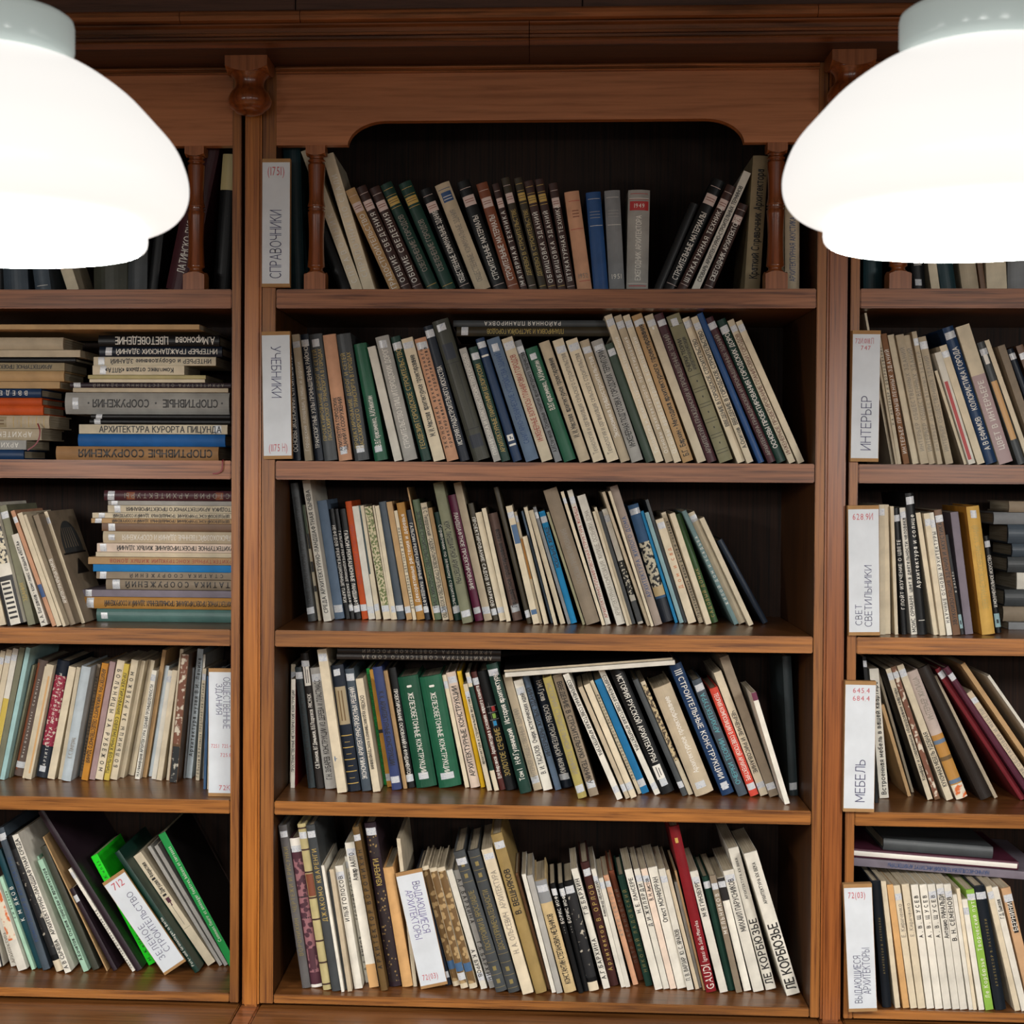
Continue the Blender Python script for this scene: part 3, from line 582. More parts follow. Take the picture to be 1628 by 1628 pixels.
    if text:
        big = ('2' in ex)
        lines = text.split('/') if big else [text]
        if span and span != '-': a, z = [float(v) for v in span.split('-')]
        else: a, z = (.1, .9)
        if way == 'h': a, z = .12, .19
        for i, ln in enumerate(lines):
            if 'corb' in ex or 'gaudi' in ex:
                for seg, a_, z_, cf, th in ((('ЛЕ КОРБЮЗЬЕ', .04, .50, .66, .17), ('АРХИТЕКТУРА XX ВЕКА', .64, .93, .24, .15)) if 'corb' in ex else (('GAUDI', .02, .165, .8, .12), ('Ignasi de Solà-Morales', .185, .43, .42, .12))):
                    PENDING.append((want_text(seg, th), root, (.5-cf/2)*t, (.5+cf/2)*t, a_*h, z_*h, way, arc, tc, .02))
                continue
            k = want_text(ln, .165 if tc == 'k' else .135)
            if way == 'h': u0, u1, w2 = .2, .85, 'h'
            elif big: u0, u1 = ((.16, .42), (.54, .80))[i] if way == 'u' else ((.54, .80), (.16, .42))[i]; w2 = way
            elif 'big' in ex: u0, u1, w2 = .18, .82, way
            elif 'sm' in ex: u0, u1, w2 = .40, .60, way
            else: u0, u1, w2 = (.2, .8, way) if t < .012 else (.26, .74, way)
            PENDING.append((k, root, u0*t, u1*t, a*h, z*h, w2, arc, tc, .0125 if 'big' in ex or (tc == 'k' and t > .017) else .0088))
    return root, kind

# labels -------------------------------------------------------------
SHELFN = ['top', 'second', 'third', 'fourth', 'bottom']; CASEN = dict(l='left', m='middle', r='right')
ORD = 'first second third fourth fifth sixth seventh eighth ninth tenth eleventh twelfth thirteenth fourteenth fifteenth sixteenth seventeenth eighteenth nineteenth twentieth'.split() + ['twenty-first', 'twenty-second', 'twenty-third', 'twenty-fourth', 'twenty-fifth', 'twenty-sixth', 'twenty-seventh', 'twenty-eighth']
INK = dict(k='black', w='white', g='gold', gd='dull gold', n='faint', r='red', b='blue', br='brown', o='orange', c='teal')
def cname(c): return NAME.get(c, c)
# kind|shelf|x, lean, thickness, height, setback (mm; lying: x0 x1 z0 z1 setback)|colour ink way label span prints|title
BOOKS = '''U|l1|-974.57 -0.00431 13.95 178.5 58.9|grey - - - - -|
U|l1|-936.83 -0.05154 44.08 174.9 55.9|slate - - - - -|
U|l1|-885.14 -0.13301 28.28 170.1 51.1|slate w u - - stripes|
U|l1|-829.62 -0.32145 20.47 152.5 52.5|cream - - - - redtop|
U|l1|-767.85 -0.01409 61.44 194.4 60.5|olived - - - - -|
U|l1|-719.20 0.00910 34.41 333.8 60.8|darkgrey - - - - -|
U|l1|-691.93 0.10665 16.95 273.6 61.1|black - - - - -|
U|l1|-646.21 0.20390 44.33 261.7 54.0|maroon w u - .12-.6 big|ЛАТИНСКО-РУССКИЙ
U|l1|-568.65 0.07225 29.57 243.5 57.9|black - - - - creamtop|
U|l3|-943.41 -0.22921 12.93 213.8 12.0|cream - - - - -|
U|l3|-919.12 -0.23975 29.45 216.4 12.0|white - - - - keys|
U|l3|-895.24 -0.24435 13.25 216.2 24.8|olivegrey g u t .2-.35 -|ЗДАНИЯ
U|l3|-867.90 -0.32113 12.16 168.2 12.0|white k u - .03-.92 -|А. А. Богданов • комплекс отдыха «ЯЛТА»
U|l3|-850.50 -0.35638 7.05 214.9 12.0|peach - - t - bluemark|
U|l3|-841.53 -0.34540 8.81 209.7 12.0|cream - - - - -|
U|l3|-832.53 -0.34932 5.22 207.4 12.0|cream - - - - -|
U|l3|-823.89 -0.33450 9.63 204.3 32.8|taupe w u - .2-.6 -|АРХИТЕКТУРА КРЫТЫХ РЫНКОВ
U|l3|-815.05 -0.33385 6.07 210.6 64.9|cream - - t - ctaupe,coverpic|
U|l4|-1030.30 0.18878 8.97 242.0 129.8|cream - - t - -|
U|l4|-1019.79 0.19122 10.36 244.2 130.7|cream - - t - -|
U|l4|-1008.70 0.19120 10.18 246.2 131.7|white - - t - greenbot|
U|l4|-997.65 0.19236 9.93 248.3 132.7|olivegrey - - - - -|
U|l4|-988.09 0.19883 8.21 248.7 133.7|palecyan - - - - -|
U|l4|-981.27 0.21284 3.71 214.4 153.4|olivegrey - - - - -|
U|l4|-968.82 0.21138 18.95 221.1 164.2|taupebrown w u b .15-.85 redstripe,sm|Neue Gemeindebau   Community
U|l4|-954.08 0.20134 3.99 212.4 150.9|cream - - - - -|
U|l4|-943.62 0.19865 13.69 215.6 142.3|cream - - - - orangeline|
U|l4|-920.71 0.18312 22.72 220.7 153.6|navy w u b .1-.9 redpic,sm|АРХИТЕКТУРА ДОМОВ КУЛЬТУРЫ
U|l4|-900.97 0.19301 13.29 211.4 145.9|cream - - - - -|
U|l4|-883.99 0.16733 7.16 210.3 146.9|cream - - - - -|
U|l4|-868.16 0.17750 17.37 213.4 129.5|iceblue n u - .2-.38 -|К. К. Хачатрянц
U|l4|-851.15 0.15758 6.26 213.5 169.3|taupe k u - .05-.9 -|ПРЕДПРИЯТИЯ ОБЩЕСТВЕННЫЕ ЗДАНИЯ
U|l4|-836.66 0.17677 11.58 219.2 141.5|ochreo k d - .15-.95 -|АРХИТЕКТУРА УНИКАЛЬНОГО ОБЩЕСТВЕННОГО ЗДАНИЯ
U|l4|-824.25 0.17427 10.44 221.5 147.3|mauvepink - - - - -|
U|l4|-811.65 0.18556 14.14 224.1 148.5|cream k d - .06-.93 -|БОЛЬНИЦЫ ЗА РУБЕЖОМ
U|l4|-796.86 0.17499 9.19 218.2 145.0|yellow2 k d - .06-.92 -|ПРОЕКТИРОВАНИЕ СОВРЕМЕННЫХ БОЛЬНИЦ
U|l4|-785.33 0.17866 12.98 224.8 151.0|cream k u - .06-.95 -|БОЛЬНИЦЫ ЗА РУБЕЖОМ
U|l4|-774.89 0.18208 7.18 221.5 171.2|cream - - - - -|
U|l4|-768.09 0.18096 4.48 219.9 200.0|cream - - - - -|
U|l4|-761.32 0.17849 7.44 219.8 192.2|cream - - - - -|
U|l4|-743.08 0.15670 8.86 204.2 159.5|white k u t .03-.87 -|Н.А.Никифоров АРХИТЕКТУРА ЗДАНИЙ ПРОМЫШЛЕННОСТИ
U|l4|-733.85 0.15521 7.13 240.7 176.6|tan - - - - -|
U|l4|-724.60 0.14911 7.61 209.8 185.3|iceblue - - - - -|
U|l4|-712.66 0.15297 8.62 204.1 162.0|white - - t - -|
U|l4|-700.45 0.14347 9.90 205.2 153.4|cream - - - - -|
U|l4|-683.91 0.10407 6.29 244.1 154.4|cream - - - - -|
U|l4|-670.59 0.09393 15.08 236.3 136.8|brownl - - - - torn|
U|l4|-658.57 0.08183 3.43 207.0 176.0|grey - - - - -|
U|l4|-650.73 0.08970 10.95 241.6 176.9|iceblue k u - .17-.93 -|Архитектура музея В.И. Ленина
U|l4|-635.67 0.06032 4.05 230.9 177.9|white - - - - -|
U|l4|-630.14 0.06141 6.59 207.3 159.3|cream k u t .03-.87 -|Г.Е.Быков М.К.Розанов ПРЕДПРИЯТИЯ ПИТАНИЯ
U|l4|-622.60 0.05128 4.19 203.3 174.2|lightgrey - - - - -|
U|l4|-600.47 0.02734 4.43 203.4 86.2|denim - - - - -|
U|l4|-594.60 0.02033 2.86 203.3 86.5|cream - - - - -|
U|l4|-590.74 0.01882 3.81 205.3 86.9|denim - - - - -|
U|l5|-981.74 -0.21942 18.39 128.8 99.8|white - - - - keys|
U|l5|-954.60 -0.29178 13.50 129.2 108.5|white n u - .05-.5 -|АРХИТЕКТУРА
U|l5|-931.06 -0.33328 16.73 164.0 84.9|white - - - - orangepic|
U|l5|-914.93 -0.34952 6.42 178.1 94.8|mint k u - .5-.9 -|К.М.Яковлев
U|l5|-903.50 -0.35743 11.21 226.8 99.9|petrol w u - .4-.7 -|К М ЯКОВ
U|l5|-890.37 -0.32453 13.44 269.8 91.7|slate b u t .2-.8 -|КОМПОЗИЦИЯ В АРХИТЕКТУРЕ
U|l5|-863.12 -0.36734 13.64 260.8 85.9|black - - - - worn|
U|l5|-845.97 -0.37695 11.45 266.0 80.2|white k u - .03-.97 -|А В СЫЧЕВА   АРХИТЕКТУРНО-ЛАНДШАФТНАЯ СРЕДА
U|l5|-833.49 -0.39427 3.16 216.3 121.4|mint - - - - -|
U|l5|-816.03 -0.40229 9.58 218.0 89.8|mint k u - .1-.92 -|А.Кочетов. Охрана природы и архитектура
U|l5|-800.35 -0.41609 12.27 242.6 98.0|olived - - - - -|
U|l5|-780.39 -0.45508 2.19 269.1 98.0|tan - - - - -|
U|l5|-765.09 -0.50333 7.88 167.3 98.0|darkplum - - t - -|
U|l5|-730.71 -0.57476 5.57 218.2 98.0|white k u t .03-.6 -|НИКИТСКИЙ БОТАНИЧЕСКИЙ САД
U|l5|-719.89 -0.56776 11.46 339.2 98.0|darkplum - - - - -|
U|l5|-705.81 -0.50174 13.43 225.4 134.3|neon k u - .03-.95 -|H. Keller   Kleine Gärten   Kunst
U|l5|-613.88 -0.60250 9.49 260.9 98.0|darkgreen w u - .05-.45 -|Park- und Grünanlagen in Berlin
U|l5|-594.94 -0.61075 16.34 242.5 139.2|cream k u - .62-.92 flower|■ Драгуцова ■ Флористика
U|l5|-580.28 -0.55532 6.35 254.4 140.6|lightgrey - - - - -|
U|l5|-570.47 -0.54257 7.25 254.0 141.3|lightgrey - - - - -|
U|l5|-549.48 -0.50757 14.02 279.0 120.6|kelly w u - .2-.9 cblack|Comment fleurir et aménager fenêtres, balcons et terrasses
U|m1|-433.39 -0.03762 30.12 253.8 52.8|teal - - - - -|
U|m1|-345.26 -0.38732 20.16 139.3 51.2|black - - - - -|
U|m1|-323.58 -0.36001 18.42 263.4 54.8|cream w u - .05-.55 -|СПРАВОЧНИК
U|m1|-303.14 -0.30164 19.75 250.1 51.9|cream w u - .1-.85 -|СПРАВОЧНИК ПО СТАЛИ
U|m1|-256.40 -0.43036 17.48 194.2 50.8|tan w u T .02-.75 -|ГРАДОСТРОИТЕЛЬСТВО
U|m1|-236.49 -0.42576 17.53 199.7 54.8|brown w u T .08-.75 -|ОБЩИЕ СВЕДЕНИЯ
U|m1|-216.43 -0.41417 18.65 198.3 61.0|brown w u T .08-.75 -|ОБЩИЕ СВЕДЕНИЯ
U|m1|-189.18 -0.43075 20.95 206.0 59.6|darkgreen n u G .18-.7 -|ОЗЕЛЕНЕНИЕ ГОРОДОВ
U|m1|-161.37 -0.40492 22.41 205.7 59.2|darkgreen n u G .18-.65 -|ОЗЕЛЕНЕНИЕ ГОРОДОВ
U|m1|-132.64 -0.39201 19.95 191.4 52.7|black w u T .08-.78 -|ОБЩЕСТВЕННЫЕ. КОММУНАЛЬНЫЕ ЗДАНИЯ
U|m1|-102.43 -0.37970 26.32 199.8 56.4|beige n u B .08-.75 -|ОБЩЕСТВЕННЫЕ. КОММУНАЛЬНЫЕ ЗДАНИЯ
U|m1|-73.09 -0.33960 22.85 201.7 53.3|black w u T .1-.68 -|СТРОИТЕЛЬНЫЕ МАТЕРИАЛЫ
U|m1|-49.52 -0.30292 19.24 196.0 52.1|rust w u T .1-.7 -|СТРОИТЕЛЬНЫЕ МАТЕРИАЛЫ
U|m1|-32.04 -0.27535 11.63 194.1 51.3|brown w u T .06-.75 -|МАЛЯРНАЯ ТЕХНИКА
U|m1|-16.61 -0.25426 14.03 203.7 52.6|oliveb g u T .14-.72 -|ДЕРЕВО В СТРОИТЕЛЬСТВЕ
U|m1|1.26 -0.23263 13.88 204.2 61.1|oliveb g u G .14-.72 -|ДЕРЕВО В СТРОИТЕЛЬСТВЕ
U|m1|17.26 -0.22834 15.19 198.1 59.9|brown w u G .08-.72 -|ОБЛИЦОВКА ЗДАНИЙ
U|m1|33.79 -0.21575 14.43 200.7 59.7|brown w u G .08-.72 -|ОБЛИЦОВКА ЗДАНИЙ
U|m1|49.90 -0.18214 14.52 192.4 59.6|brown w u T .1-.8 -|ШТУКАТУРНАЯ ТЕХНИКА
U|m1|72.48 -0.14054 25.16 174.7 52.3|peach n h R - -|1952
U|m1|100.60 -0.08898 25.29 173.2 53.7|blue n h L - -|
U|m1|128.17 -0.05724 26.69 176.6 57.5|grey w h L - -|1951
U|m1|162.98 0.01208 37.38 177.7 58.8|lightgrey w u N .12-.75 -|ЕЖЕГОДНИК АРХИТЕКТОРА
U|m1|196.53 0.39255 14.14 164.5 60.3|black - - - - -|
U|m1|216.65 0.41507 21.78 208.4 60.6|black w u T .1-.7 -|СТРОИТЕЛЬНЫЕ МАТЕРИАЛЫ
U|m1|237.27 0.43762 16.10 198.4 51.0|brown w u T .08-.8 -|ШТУКАТУРНАЯ ТЕХНИКА
U|m1|261.01 0.40677 12.99 223.2 57.3|white k u - .08-.88 -|СЛОВАРЬ АРХИТЕКТУРНО-СТРОИТЕЛЬНЫХ ТЕРМИНОВ
U|m1|282.66 0.38872 16.63 161.2 58.1|brown w u T .12-.85 -|ЕЖЕГОДНИК АРХИТЕКТОРА
U|m1|360.15 0.05679 26.12 234.9 56.1|khaki k u - .1-.9 -|Краткий Справочник Архитектора
U|m1|428.57 -0.00901 24.49 151.3 52.1|beige b u - .12-.85 -|АРХИТЕКТУРНАЯ АКУСТИКА
U|m2|-431.90 -0.07017 15.05 199.0 55.7|navy w u - .08-.95 -|ОСНОВЫ ЭКОНОМИКИ СТРОИТЕЛЬСТВА
U|m2|-409.79 -0.10889 12.64 222.9 51.1|beige w u t .08-.78 -|Городские площади, улицы и дороги
U|m2|-392.03 -0.12488 14.25 224.2 61.2|navy w u t .1-.92 -|ТРАНСПОРТНЫЕ УЗЛЫ ПРОМЫШЛЕННЫХ РАЙОНОВ
U|m2|-371.53 -0.12827 23.22 224.2 60.4|darkgrey g u t .16-.88 2|ПРОЕКТИРОВАНИЕ ДОРОГ И СЕТЕЙ/ПАССАЖИРСКОГО ТРАНСПОРТА В ГОРОДАХ
U|m2|-345.07 -0.13582 23.15 223.1 56.6|peach k u b .08-.5 2|АРХИТЕКТУРА ГОРОДСКИХ/ЗДАНИЙ И СООРУЖЕНИЙ
U|m2|-315.34 -0.15499 25.05 224.5 53.6|darkgrey g u b .1-.85 2|ПРОЕКТИРОВАНИЕ ДОРОГ И СЕТЕЙ/ПАССАЖИРСКОГО ТРАНСПОРТА В ГОРОДАХ
U|m2|-282.37 -0.18859 22.76 208.9 60.9|green w u b .12-.55 -|В.В.Герасименко, А.И.Никитин
U|m2|-251.75 -0.23921 13.91 205.7 56.9|white - - - - -|
U|m2|-230.05 -0.23572 23.83 223.6 60.6|lightgrey w u t .1-.9 -|СТРОИТЕЛЬСТВО УЛИЦ И ГОРОДСКИХ ДОРОГ
U|m2|-201.97 -0.25630 16.57 224.8 60.2|darkgreen g u t .1-.9 -|ГЕОДЕЗИЯ ГОРОДСКОЕ СТРОИТЕЛЬСТВО
U|m2|-178.87 -0.26835 20.14 221.6 56.1|cream k u t .2-.86 -|М. И. Маслова  архитектурное проектирование
U|m2|-155.37 -0.26904 20.66 221.6 55.0|peach k u t .1-.92 2|ЭКОНОМИКА архитектурного/проектирования и строительства
U|m2|-134.34 -0.27642 16.42 244.9 57.2|navy w u t .12-.7 -|ИСТОРИЯ ГРАДОСТРОИТЕЛЬНОГО ИСКУССТВА
U|m2|-103.95 -0.29957 28.93 255.3 55.2|olived - - t - bands|
U|m2|-77.38 -0.30675 12.60 206.1 51.9|lightgrey w u - .06-.95 -|ПЛАНИРОВКА И БЛАГОУСТРОЙСТВО ГОРОДОВ
U|m2|-62.23 -0.29297 15.15 207.3 53.7|darkgreen g u t .08-.85 -|АРХИТЕКТУРНЫЕ ПАМЯТНИКИ БЕЛОРУССИИ
U|m2|-42.04 -0.30695 15.64 224.6 59.8|navyblue w u t - emblem|
U|m2|-15.87 -0.32052 22.86 223.8 50.5|slateblue b u t .14-.88 -|САНИТАРНО-ТЕХНИЧЕСКИЕ УСТРОЙСТВА ЗДАНИЙ
U|m2|9.89 -0.32557 19.37 225.2 50.6|cream r u t .16-.86 -|ИНЖЕНЕРНЫЕ ВОПРОСЫ ПЛАНИРОВКИ ГОРОДОВ
U|m2|29.34 -0.33420 11.88 222.6 57.5|grey k u t .08-.9 -|А.И.Степанов  Основные понятия архитектурного творчества
U|m2|49.76 -0.33758 21.27 208.5 53.4|green w u t .45-.88 -|В.В.Герасименко, А.И.Никитин
U|m2|75.67 -0.33816 18.61 219.8 56.4|beige k u - .2-.86 -|И. И. Маслова  архитектурное проектирование
U|m2|99.11 -0.33247 18.62 223.3 55.7|cream n u t .06-.88 -|Технология и организация сельского строительства
U|m2|124.34 -0.33781 20.32 223.6 54.1|cream n u t .06-.88 -|Технология и организация сельского строительства
U|m2|146.09 -0.33731 16.29 223.3 62.0|beige w u t .2-.86 -|Экономика градостроительства
U|m2|166.73 -0.33352 19.97 222.1 52.3|lightgrey k u t .12-.92 -|ИНЖЕНЕРНАЯ ПОДГОТОВКА ГОРОДСКИХ ТЕРРИТОРИЙ
U|m2|188.61 -0.34504 14.61 217.4 55.0|darkgreen2 - - t - -|
U|m2|204.63 -0.34610 13.16 270.0 52.4|cream w u t .06-.85 -|Типология и архитектурное проектирование
U|m2|221.87 -0.34909 13.16 269.9 57.6|beige w u t .06-.85 -|Основы архитектурного проектирования
U|m2|235.66 -0.34588 11.74 270.1 53.3|cream w u t .06-.85 -|Основы архитектурной композиции
U|m2|254.20 -0.34575 18.40 270.2 54.3|tan k u t .04-.93 -|Б.Г. Бархин • Методика архитектурного проектирования
U|m2|277.97 -0.35522 14.85 271.6 59.0|cream - - t - dot|
U|m2|295.55 -0.35597 15.68 273.1 53.8|maroon n u t .06-.86 -|АРХИТЕКТУРА ГРАЖДАНСКИХ И ПРОМЫШЛЕННЫХ ЗДАНИЙ
U|m2|320.51 -0.35769 23.50 270.4 56.7|olive k u t .62-.84 2,panels|ОЧЕРКИ ТЕОРИИ/АРХИТЕКТУРНОЙ КОМПОЗИЦИИ
U|m2|345.85 -0.37358 12.79 268.7 60.9|cream k u t .25-.85 -|ВВЕДЕНИЕ В ГОРОДСКОЕ СТРОИТЕЛЬСТВО
U|m2|359.88 -0.37476 11.13 269.8 51.2|cream k u t .1-.9 -|А.Осипов  ВВЕДЕНИЕ В ГОРОДСКОЕ СТРОИТЕЛЬСТВО
U|m2|379.02 -0.39733 10.21 278.9 50.7|blue - - - - -|
U|m2|397.96 -0.41695 13.61 272.8 52.7|maroon n u t .05-.88 -|АРХИТЕКТУРА ГРАЖДАНСКИХ И ПРОМЫШЛЕННЫХ ЗДАНИЙ
U|m2|415.55 -0.41009 16.14 268.5 59.2|darkgreen w u t .1-.92 -|ОСНОВЫ ПРОЕКТИРОВАНИЯ ГОРОДСКИХ ДОРОГ
U|m2|432.93 -0.41513 11.00 268.9 57.4|cream br u t .06-.9 -|ИНЖЕНЕРНОЕ ПРОЕКТИРОВАНИЕ ПЛАНИРОВКИ ГОРОДОВ
U|m2|447.52 -0.42183 10.62 267.2 52.8|cream - - t - -|
U|m3|-416.96 -0.13469 13.59 254.6 146.7|darkgrey k u b .13-.9 -|НОВЫЕ ЗАКОНЫ И НОРМЫ ПРОЕКТИРОВАНИЯ ГОРОДОВ
U|m3|-405.74 -0.14229 4.93 214.6 167.8|cream - - - - bars|
U|m3|-398.01 -0.15856 4.52 170.7 178.5|tan - - - - -|
U|m3|-388.42 -0.15791 13.89 260.4 150.5|white k u - .06-.93 -|СРЕДА АРХИТЕКТУРНО-ЛАНДШАФТНАЯ СЫЧЕВА
U|m3|-372.18 -0.15522 17.71 221.8 191.9|slateblue - - b - -|
U|m3|-358.09 -0.15480 9.13 206.5 200.0|black w d - .15-.85 -|НЕФЕДОВ РЕКРЕАЦИОННЫЕ ПАРКИ
U|m3|-348.58 -0.15656 7.35 206.7 200.0|black w d b .1-.8 -|ГАЛЬСИН РЕКРЕАЦИОННЫЕ ЛАНДШАФТЫ
U|m3|-338.18 -0.14981 10.98 206.5 200.0|black w d b .1-.8 -|ГАЛЬСИН РЕКРЕАЦИОННЫЕ ЛАНДШАФТЫ
U|m3|-325.26 -0.14963 11.37 220.8 200.0|orange r u b .3-.8 -|КРАСНАЯ КНИГА РАСТЕНИЙ
U|m3|-312.57 -0.15217 12.03 211.9 199.2|white - - b - -|
U|m3|-300.52 -0.15756 8.89 213.1 200.0|cream - - b - teal|
U|m3|-284.29 -0.17580 13.50 211.9 200.0|cream - - b - floral|
U|m3|-275.45 -0.16823 3.27 214.7 200.0|cream - - - - -|
U|m3|-269.95 -0.16318 7.55 213.6 200.0|cream - - b - -|
U|m3|-257.88 -0.16565 13.89 220.8 200.0|slate - - b - -|
U|m3|-242.55 -0.17820 10.23 221.5 197.1|tan - - b - -|
U|m3|-233.21 -0.18028 6.14 205.3 200.0|cream k u - .1-.85 -|ДЕКОРАТИВНЫЕ ЦВЕТНИКИ И ГАЗОНЫ
U|m3|-221.50 -0.18275 14.43 219.7 199.6|ochre w u b .15-.9 -|Декоративные растения и деревья
U|m3|-208.73 -0.18077 9.10 206.5 200.0|navy w d b .1-.88 -|ГАЛЬСИН РЕКРЕАЦИОННЫЕ ЛАНДШАФТЫ
U|m3|-197.13 -0.20404 2.69 250.4 200.0|tan - - - - -|
U|m3|-189.17 -0.19302 12.55 226.4 200.0|sage k d b .1-.9 -|ЗЕЛЕНОЕ СТРОИТЕЛЬСТВО ГОРОДСКИХ УЛИЦ
U|m3|-175.35 -0.19501 11.21 220.5 200.0|cream k d b .02-.96 -|В. С. Теодоронский • САДОВО-ПАРКОВОЕ СТРОИТЕЛЬСТВО И ХОЗЯЙСТВО
U|m3|-164.72 -0.19642 7.27 211.5 200.0|tan - - - - -|
U|m3|-152.07 -0.19680 12.17 203.5 197.5|darkgreen w d b .08-.88 -|Справочник по зеленому строительству
U|m3|-132.11 -0.21491 17.97 260.0 141.0|sage2 k d b .28-.72 -|КУРС ЛАНДШАФТНОЙ АРХИТЕКТУРЫ
U|m3|-112.73 -0.22333 14.13 236.9 182.2|magenta w d b .25-.86 -|ЛАНДШАФТНОЕ ПРОЕКТИРОВАНИЕ
U|m3|-96.24 -0.22977 13.79 260.6 193.9|beige - - b - -|
U|m3|-82.79 -0.21996 10.14 221.3 200.0|oliveb w d b .12-.88 -|ПРОЕКТИРОВАНИЕ САДОВ И ПАРКОВ
U|m3|-69.34 -0.23049 11.65 204.6 197.1|cream - - b - -|
U|m3|-58.80 -0.22425 7.89 212.8 188.4|cream - - - - -|
U|m3|-41.92 -0.23902 17.16 203.0 200.0|mauve k u b .12-.85 -|Ландшафтное проектирование садов
U|m3|-19.72 -0.25133 8.54 254.8 153.8|oliveb - - b - -|
U|m3|-7.86 -0.23612 11.16 218.9 145.6|cream - - t - bluetop|
U|m3|0.44 -0.23327 4.70 208.4 156.2|cream - - t - orangemid|
U|m3|10.04 -0.24871 8.38 163.2 147.6|cream - - - - -|
U|m3|20.35 -0.26773 3.57 211.2 167.9|slateblue - - - - -|
U|m3|26.83 -0.25905 6.17 218.7 130.6|cream - - - - -|
U|m3|40.09 -0.28250 8.63 213.6 151.2|cream - - - - -|
U|m3|51.72 -0.29760 5.62 220.8 152.2|grey - - t - -|
U|m3|60.63 -0.28876 11.03 211.7 162.9|cyan k u t .5-.86 -|МОБИЛЬНОЕ ЖИЛИЩЕ
U|m3|77.81 -0.31792 4.62 213.3 145.8|olive - - - - -|
U|m3|95.03 -0.31731 24.87 254.4 138.3|taupe n u - .3-.7 -|ОСНОВЫ ПРОЕКТИРОВАНИЯ
U|m3|113.05 -0.30849 5.54 251.8 140.3|cream - - t - -|
U|m3|121.96 -0.28743 9.33 252.2 150.8|white r u t .05-.88 -|АРХИТЕКТУРНО-ПЛАНИРОВОЧНАЯ СТРУКТУРА ЖИЛИЩА
U|m3|144.92 -0.30662 14.79 243.6 143.9|white n u - .07-.88 -|АРХИТЕКТУРНАЯ КОМПОЗИЦИЯ. ЖИЛИЩЕ. ОСОБНЯКИ. ДОМА
U|m3|156.55 -0.29906 4.62 213.9 135.8|cream - - - - -|
U|m3|162.33 -0.29973 4.72 221.6 155.5|cream - - - - -|
U|m3|168.47 -0.29791 6.22 213.0 166.0|darkgrey - - - - -|
U|m3|181.32 -0.31406 9.50 218.3 167.2|white - - t - checker|
U|m3|193.99 -0.33419 5.31 253.8 139.8|beige - - - - -|
U|m3|199.66 -0.31427 4.72 253.9 131.2|cream - - - - -|
U|m3|211.53 -0.31841 14.14 262.5 142.0|taupe2 b u - .2-.78 -|АРХИТЕКТУРА ЖИЛОГО ДОМА
U|m3|233.74 -0.29851 19.42 224.0 200.0|denim - - t - photo|
U|m3|248.74 -0.30688 5.30 214.3 200.0|cyan - - - - -|
U|m3|257.70 -0.31448 7.25 211.9 195.2|lightblue - - - - -|
U|m3|265.22 -0.31250 5.25 236.7 200.0|darkgrey - - - - -|
U|m3|276.73 -0.31448 14.46 198.8 187.8|cream o u t .2-.85 -|Дом и сад
U|m3|293.74 -0.33615 8.10 213.6 200.0|cream k u - .05-.92 -|Проектирование жилых домов и поселков
U|m3|304.69 -0.32667 9.93 211.8 171.7|cream - - - - -|
U|m3|319.14 -0.33538 12.03 210.2 200.0|leafgreen g u - .05-.5 -|САДОВЫЙ ДОМИК
U|m3|355.40 -0.44052 8.01 226.7 176.9|tealgrey w u - .1-.85 -|ЖИЛОЙ ДОМ И УСАДЬБА
U|m3|367.24 -0.43791 12.08 222.3 188.3|cream - - t - -|
U|m3|379.52 -0.43870 8.75 212.6 161.2|cream - - - - -|
U|m3|411.36 -0.51111 10.24 173.0 200.0|navyslate - - - - -|
U|m4|-454.05 0.00782 7.91 217.8 156.1|cream - - t - -|
U|m4|-445.24 0.00256 7.49 196.6 110.8|white k u - .15-.9 cred|ПРОСТРАНСТВЕННЫЕ МЕТАЛЛИЧЕСКИЕ КОНСТРУКЦИИ
U|m4|-410.23 -0.11672 13.03 219.2 109.2|blackslate k u t .05-.88 -|ПРИМЕРЫ РАСЧЕТА СТАЛЬНЫХ КОНСТРУКЦИЙ
U|m4|-394.38 -0.12446 13.91 245.2 106.0|blackbrown w u t .15-.7 figure|С.В.Тихонов, В.Г.Демьянов, В.Б.Подрезков  РИСУНОК
U|m4|-375.06 -0.13093 19.85 219.5 103.1|lightgrey k u t .08-.9 -|Г.Н. ЗУБАРЕВ  КОНСТРУКЦИИ ИЗ ДЕРЕВА И ПЛАСТМАСС
U|m4|-350.30 -0.14774 16.82 257.3 73.4|cream - - t - emblemsmall|
U|m4|-330.17 -0.14464 22.96 226.9 84.2|navy - - t - ribs|
U|m4|-308.45 -0.14941 16.84 220.6 90.6|slate w u t .1-.85 -|ЭКОНОМИКА АРХИТЕКТУРНО-ПРОЕКТНЫХ РЕШЕНИЙ
U|m4|-290.11 -0.16031 13.11 204.1 87.6|cream k d - .2-.85 -|ОСНОВЫ художественного конструирования
U|m4|-279.94 -0.15969 6.80 214.7 148.3|brightgreen k d - .05-.95 -|ВОПРОСЫ АРХИТЕКТУРНО-СТРОИТЕЛЬНОГО ПРОЕКТИРОВАНИЯ
U|m4|-271.67 -0.15747 7.96 215.1 130.4|ochre2 - - b - blackmark|
U|m4|-255.80 -0.16580 17.13 223.0 104.1|indigo k d b .2-.8 -|К. К. АРХИТЕКТУРНЫЕ КОНСТРУКЦИИ
U|m4|-241.85 -0.17428 6.71 215.7 119.0|tan - - - - -|
U|m4|-231.57 -0.16531 12.92 219.7 124.5|black w d b .1-.82 -|ПРОЕКТИРОВАНИЕ ОСНОВАНИЙ И ФУНДАМЕНТОВ
U|m4|-203.24 -0.17702 37.05 202.8 122.3|emerald w d b .12-.85 dot|ЖЕЛЕЗОБЕТОННЫЕ КОНСТРУКЦИИ
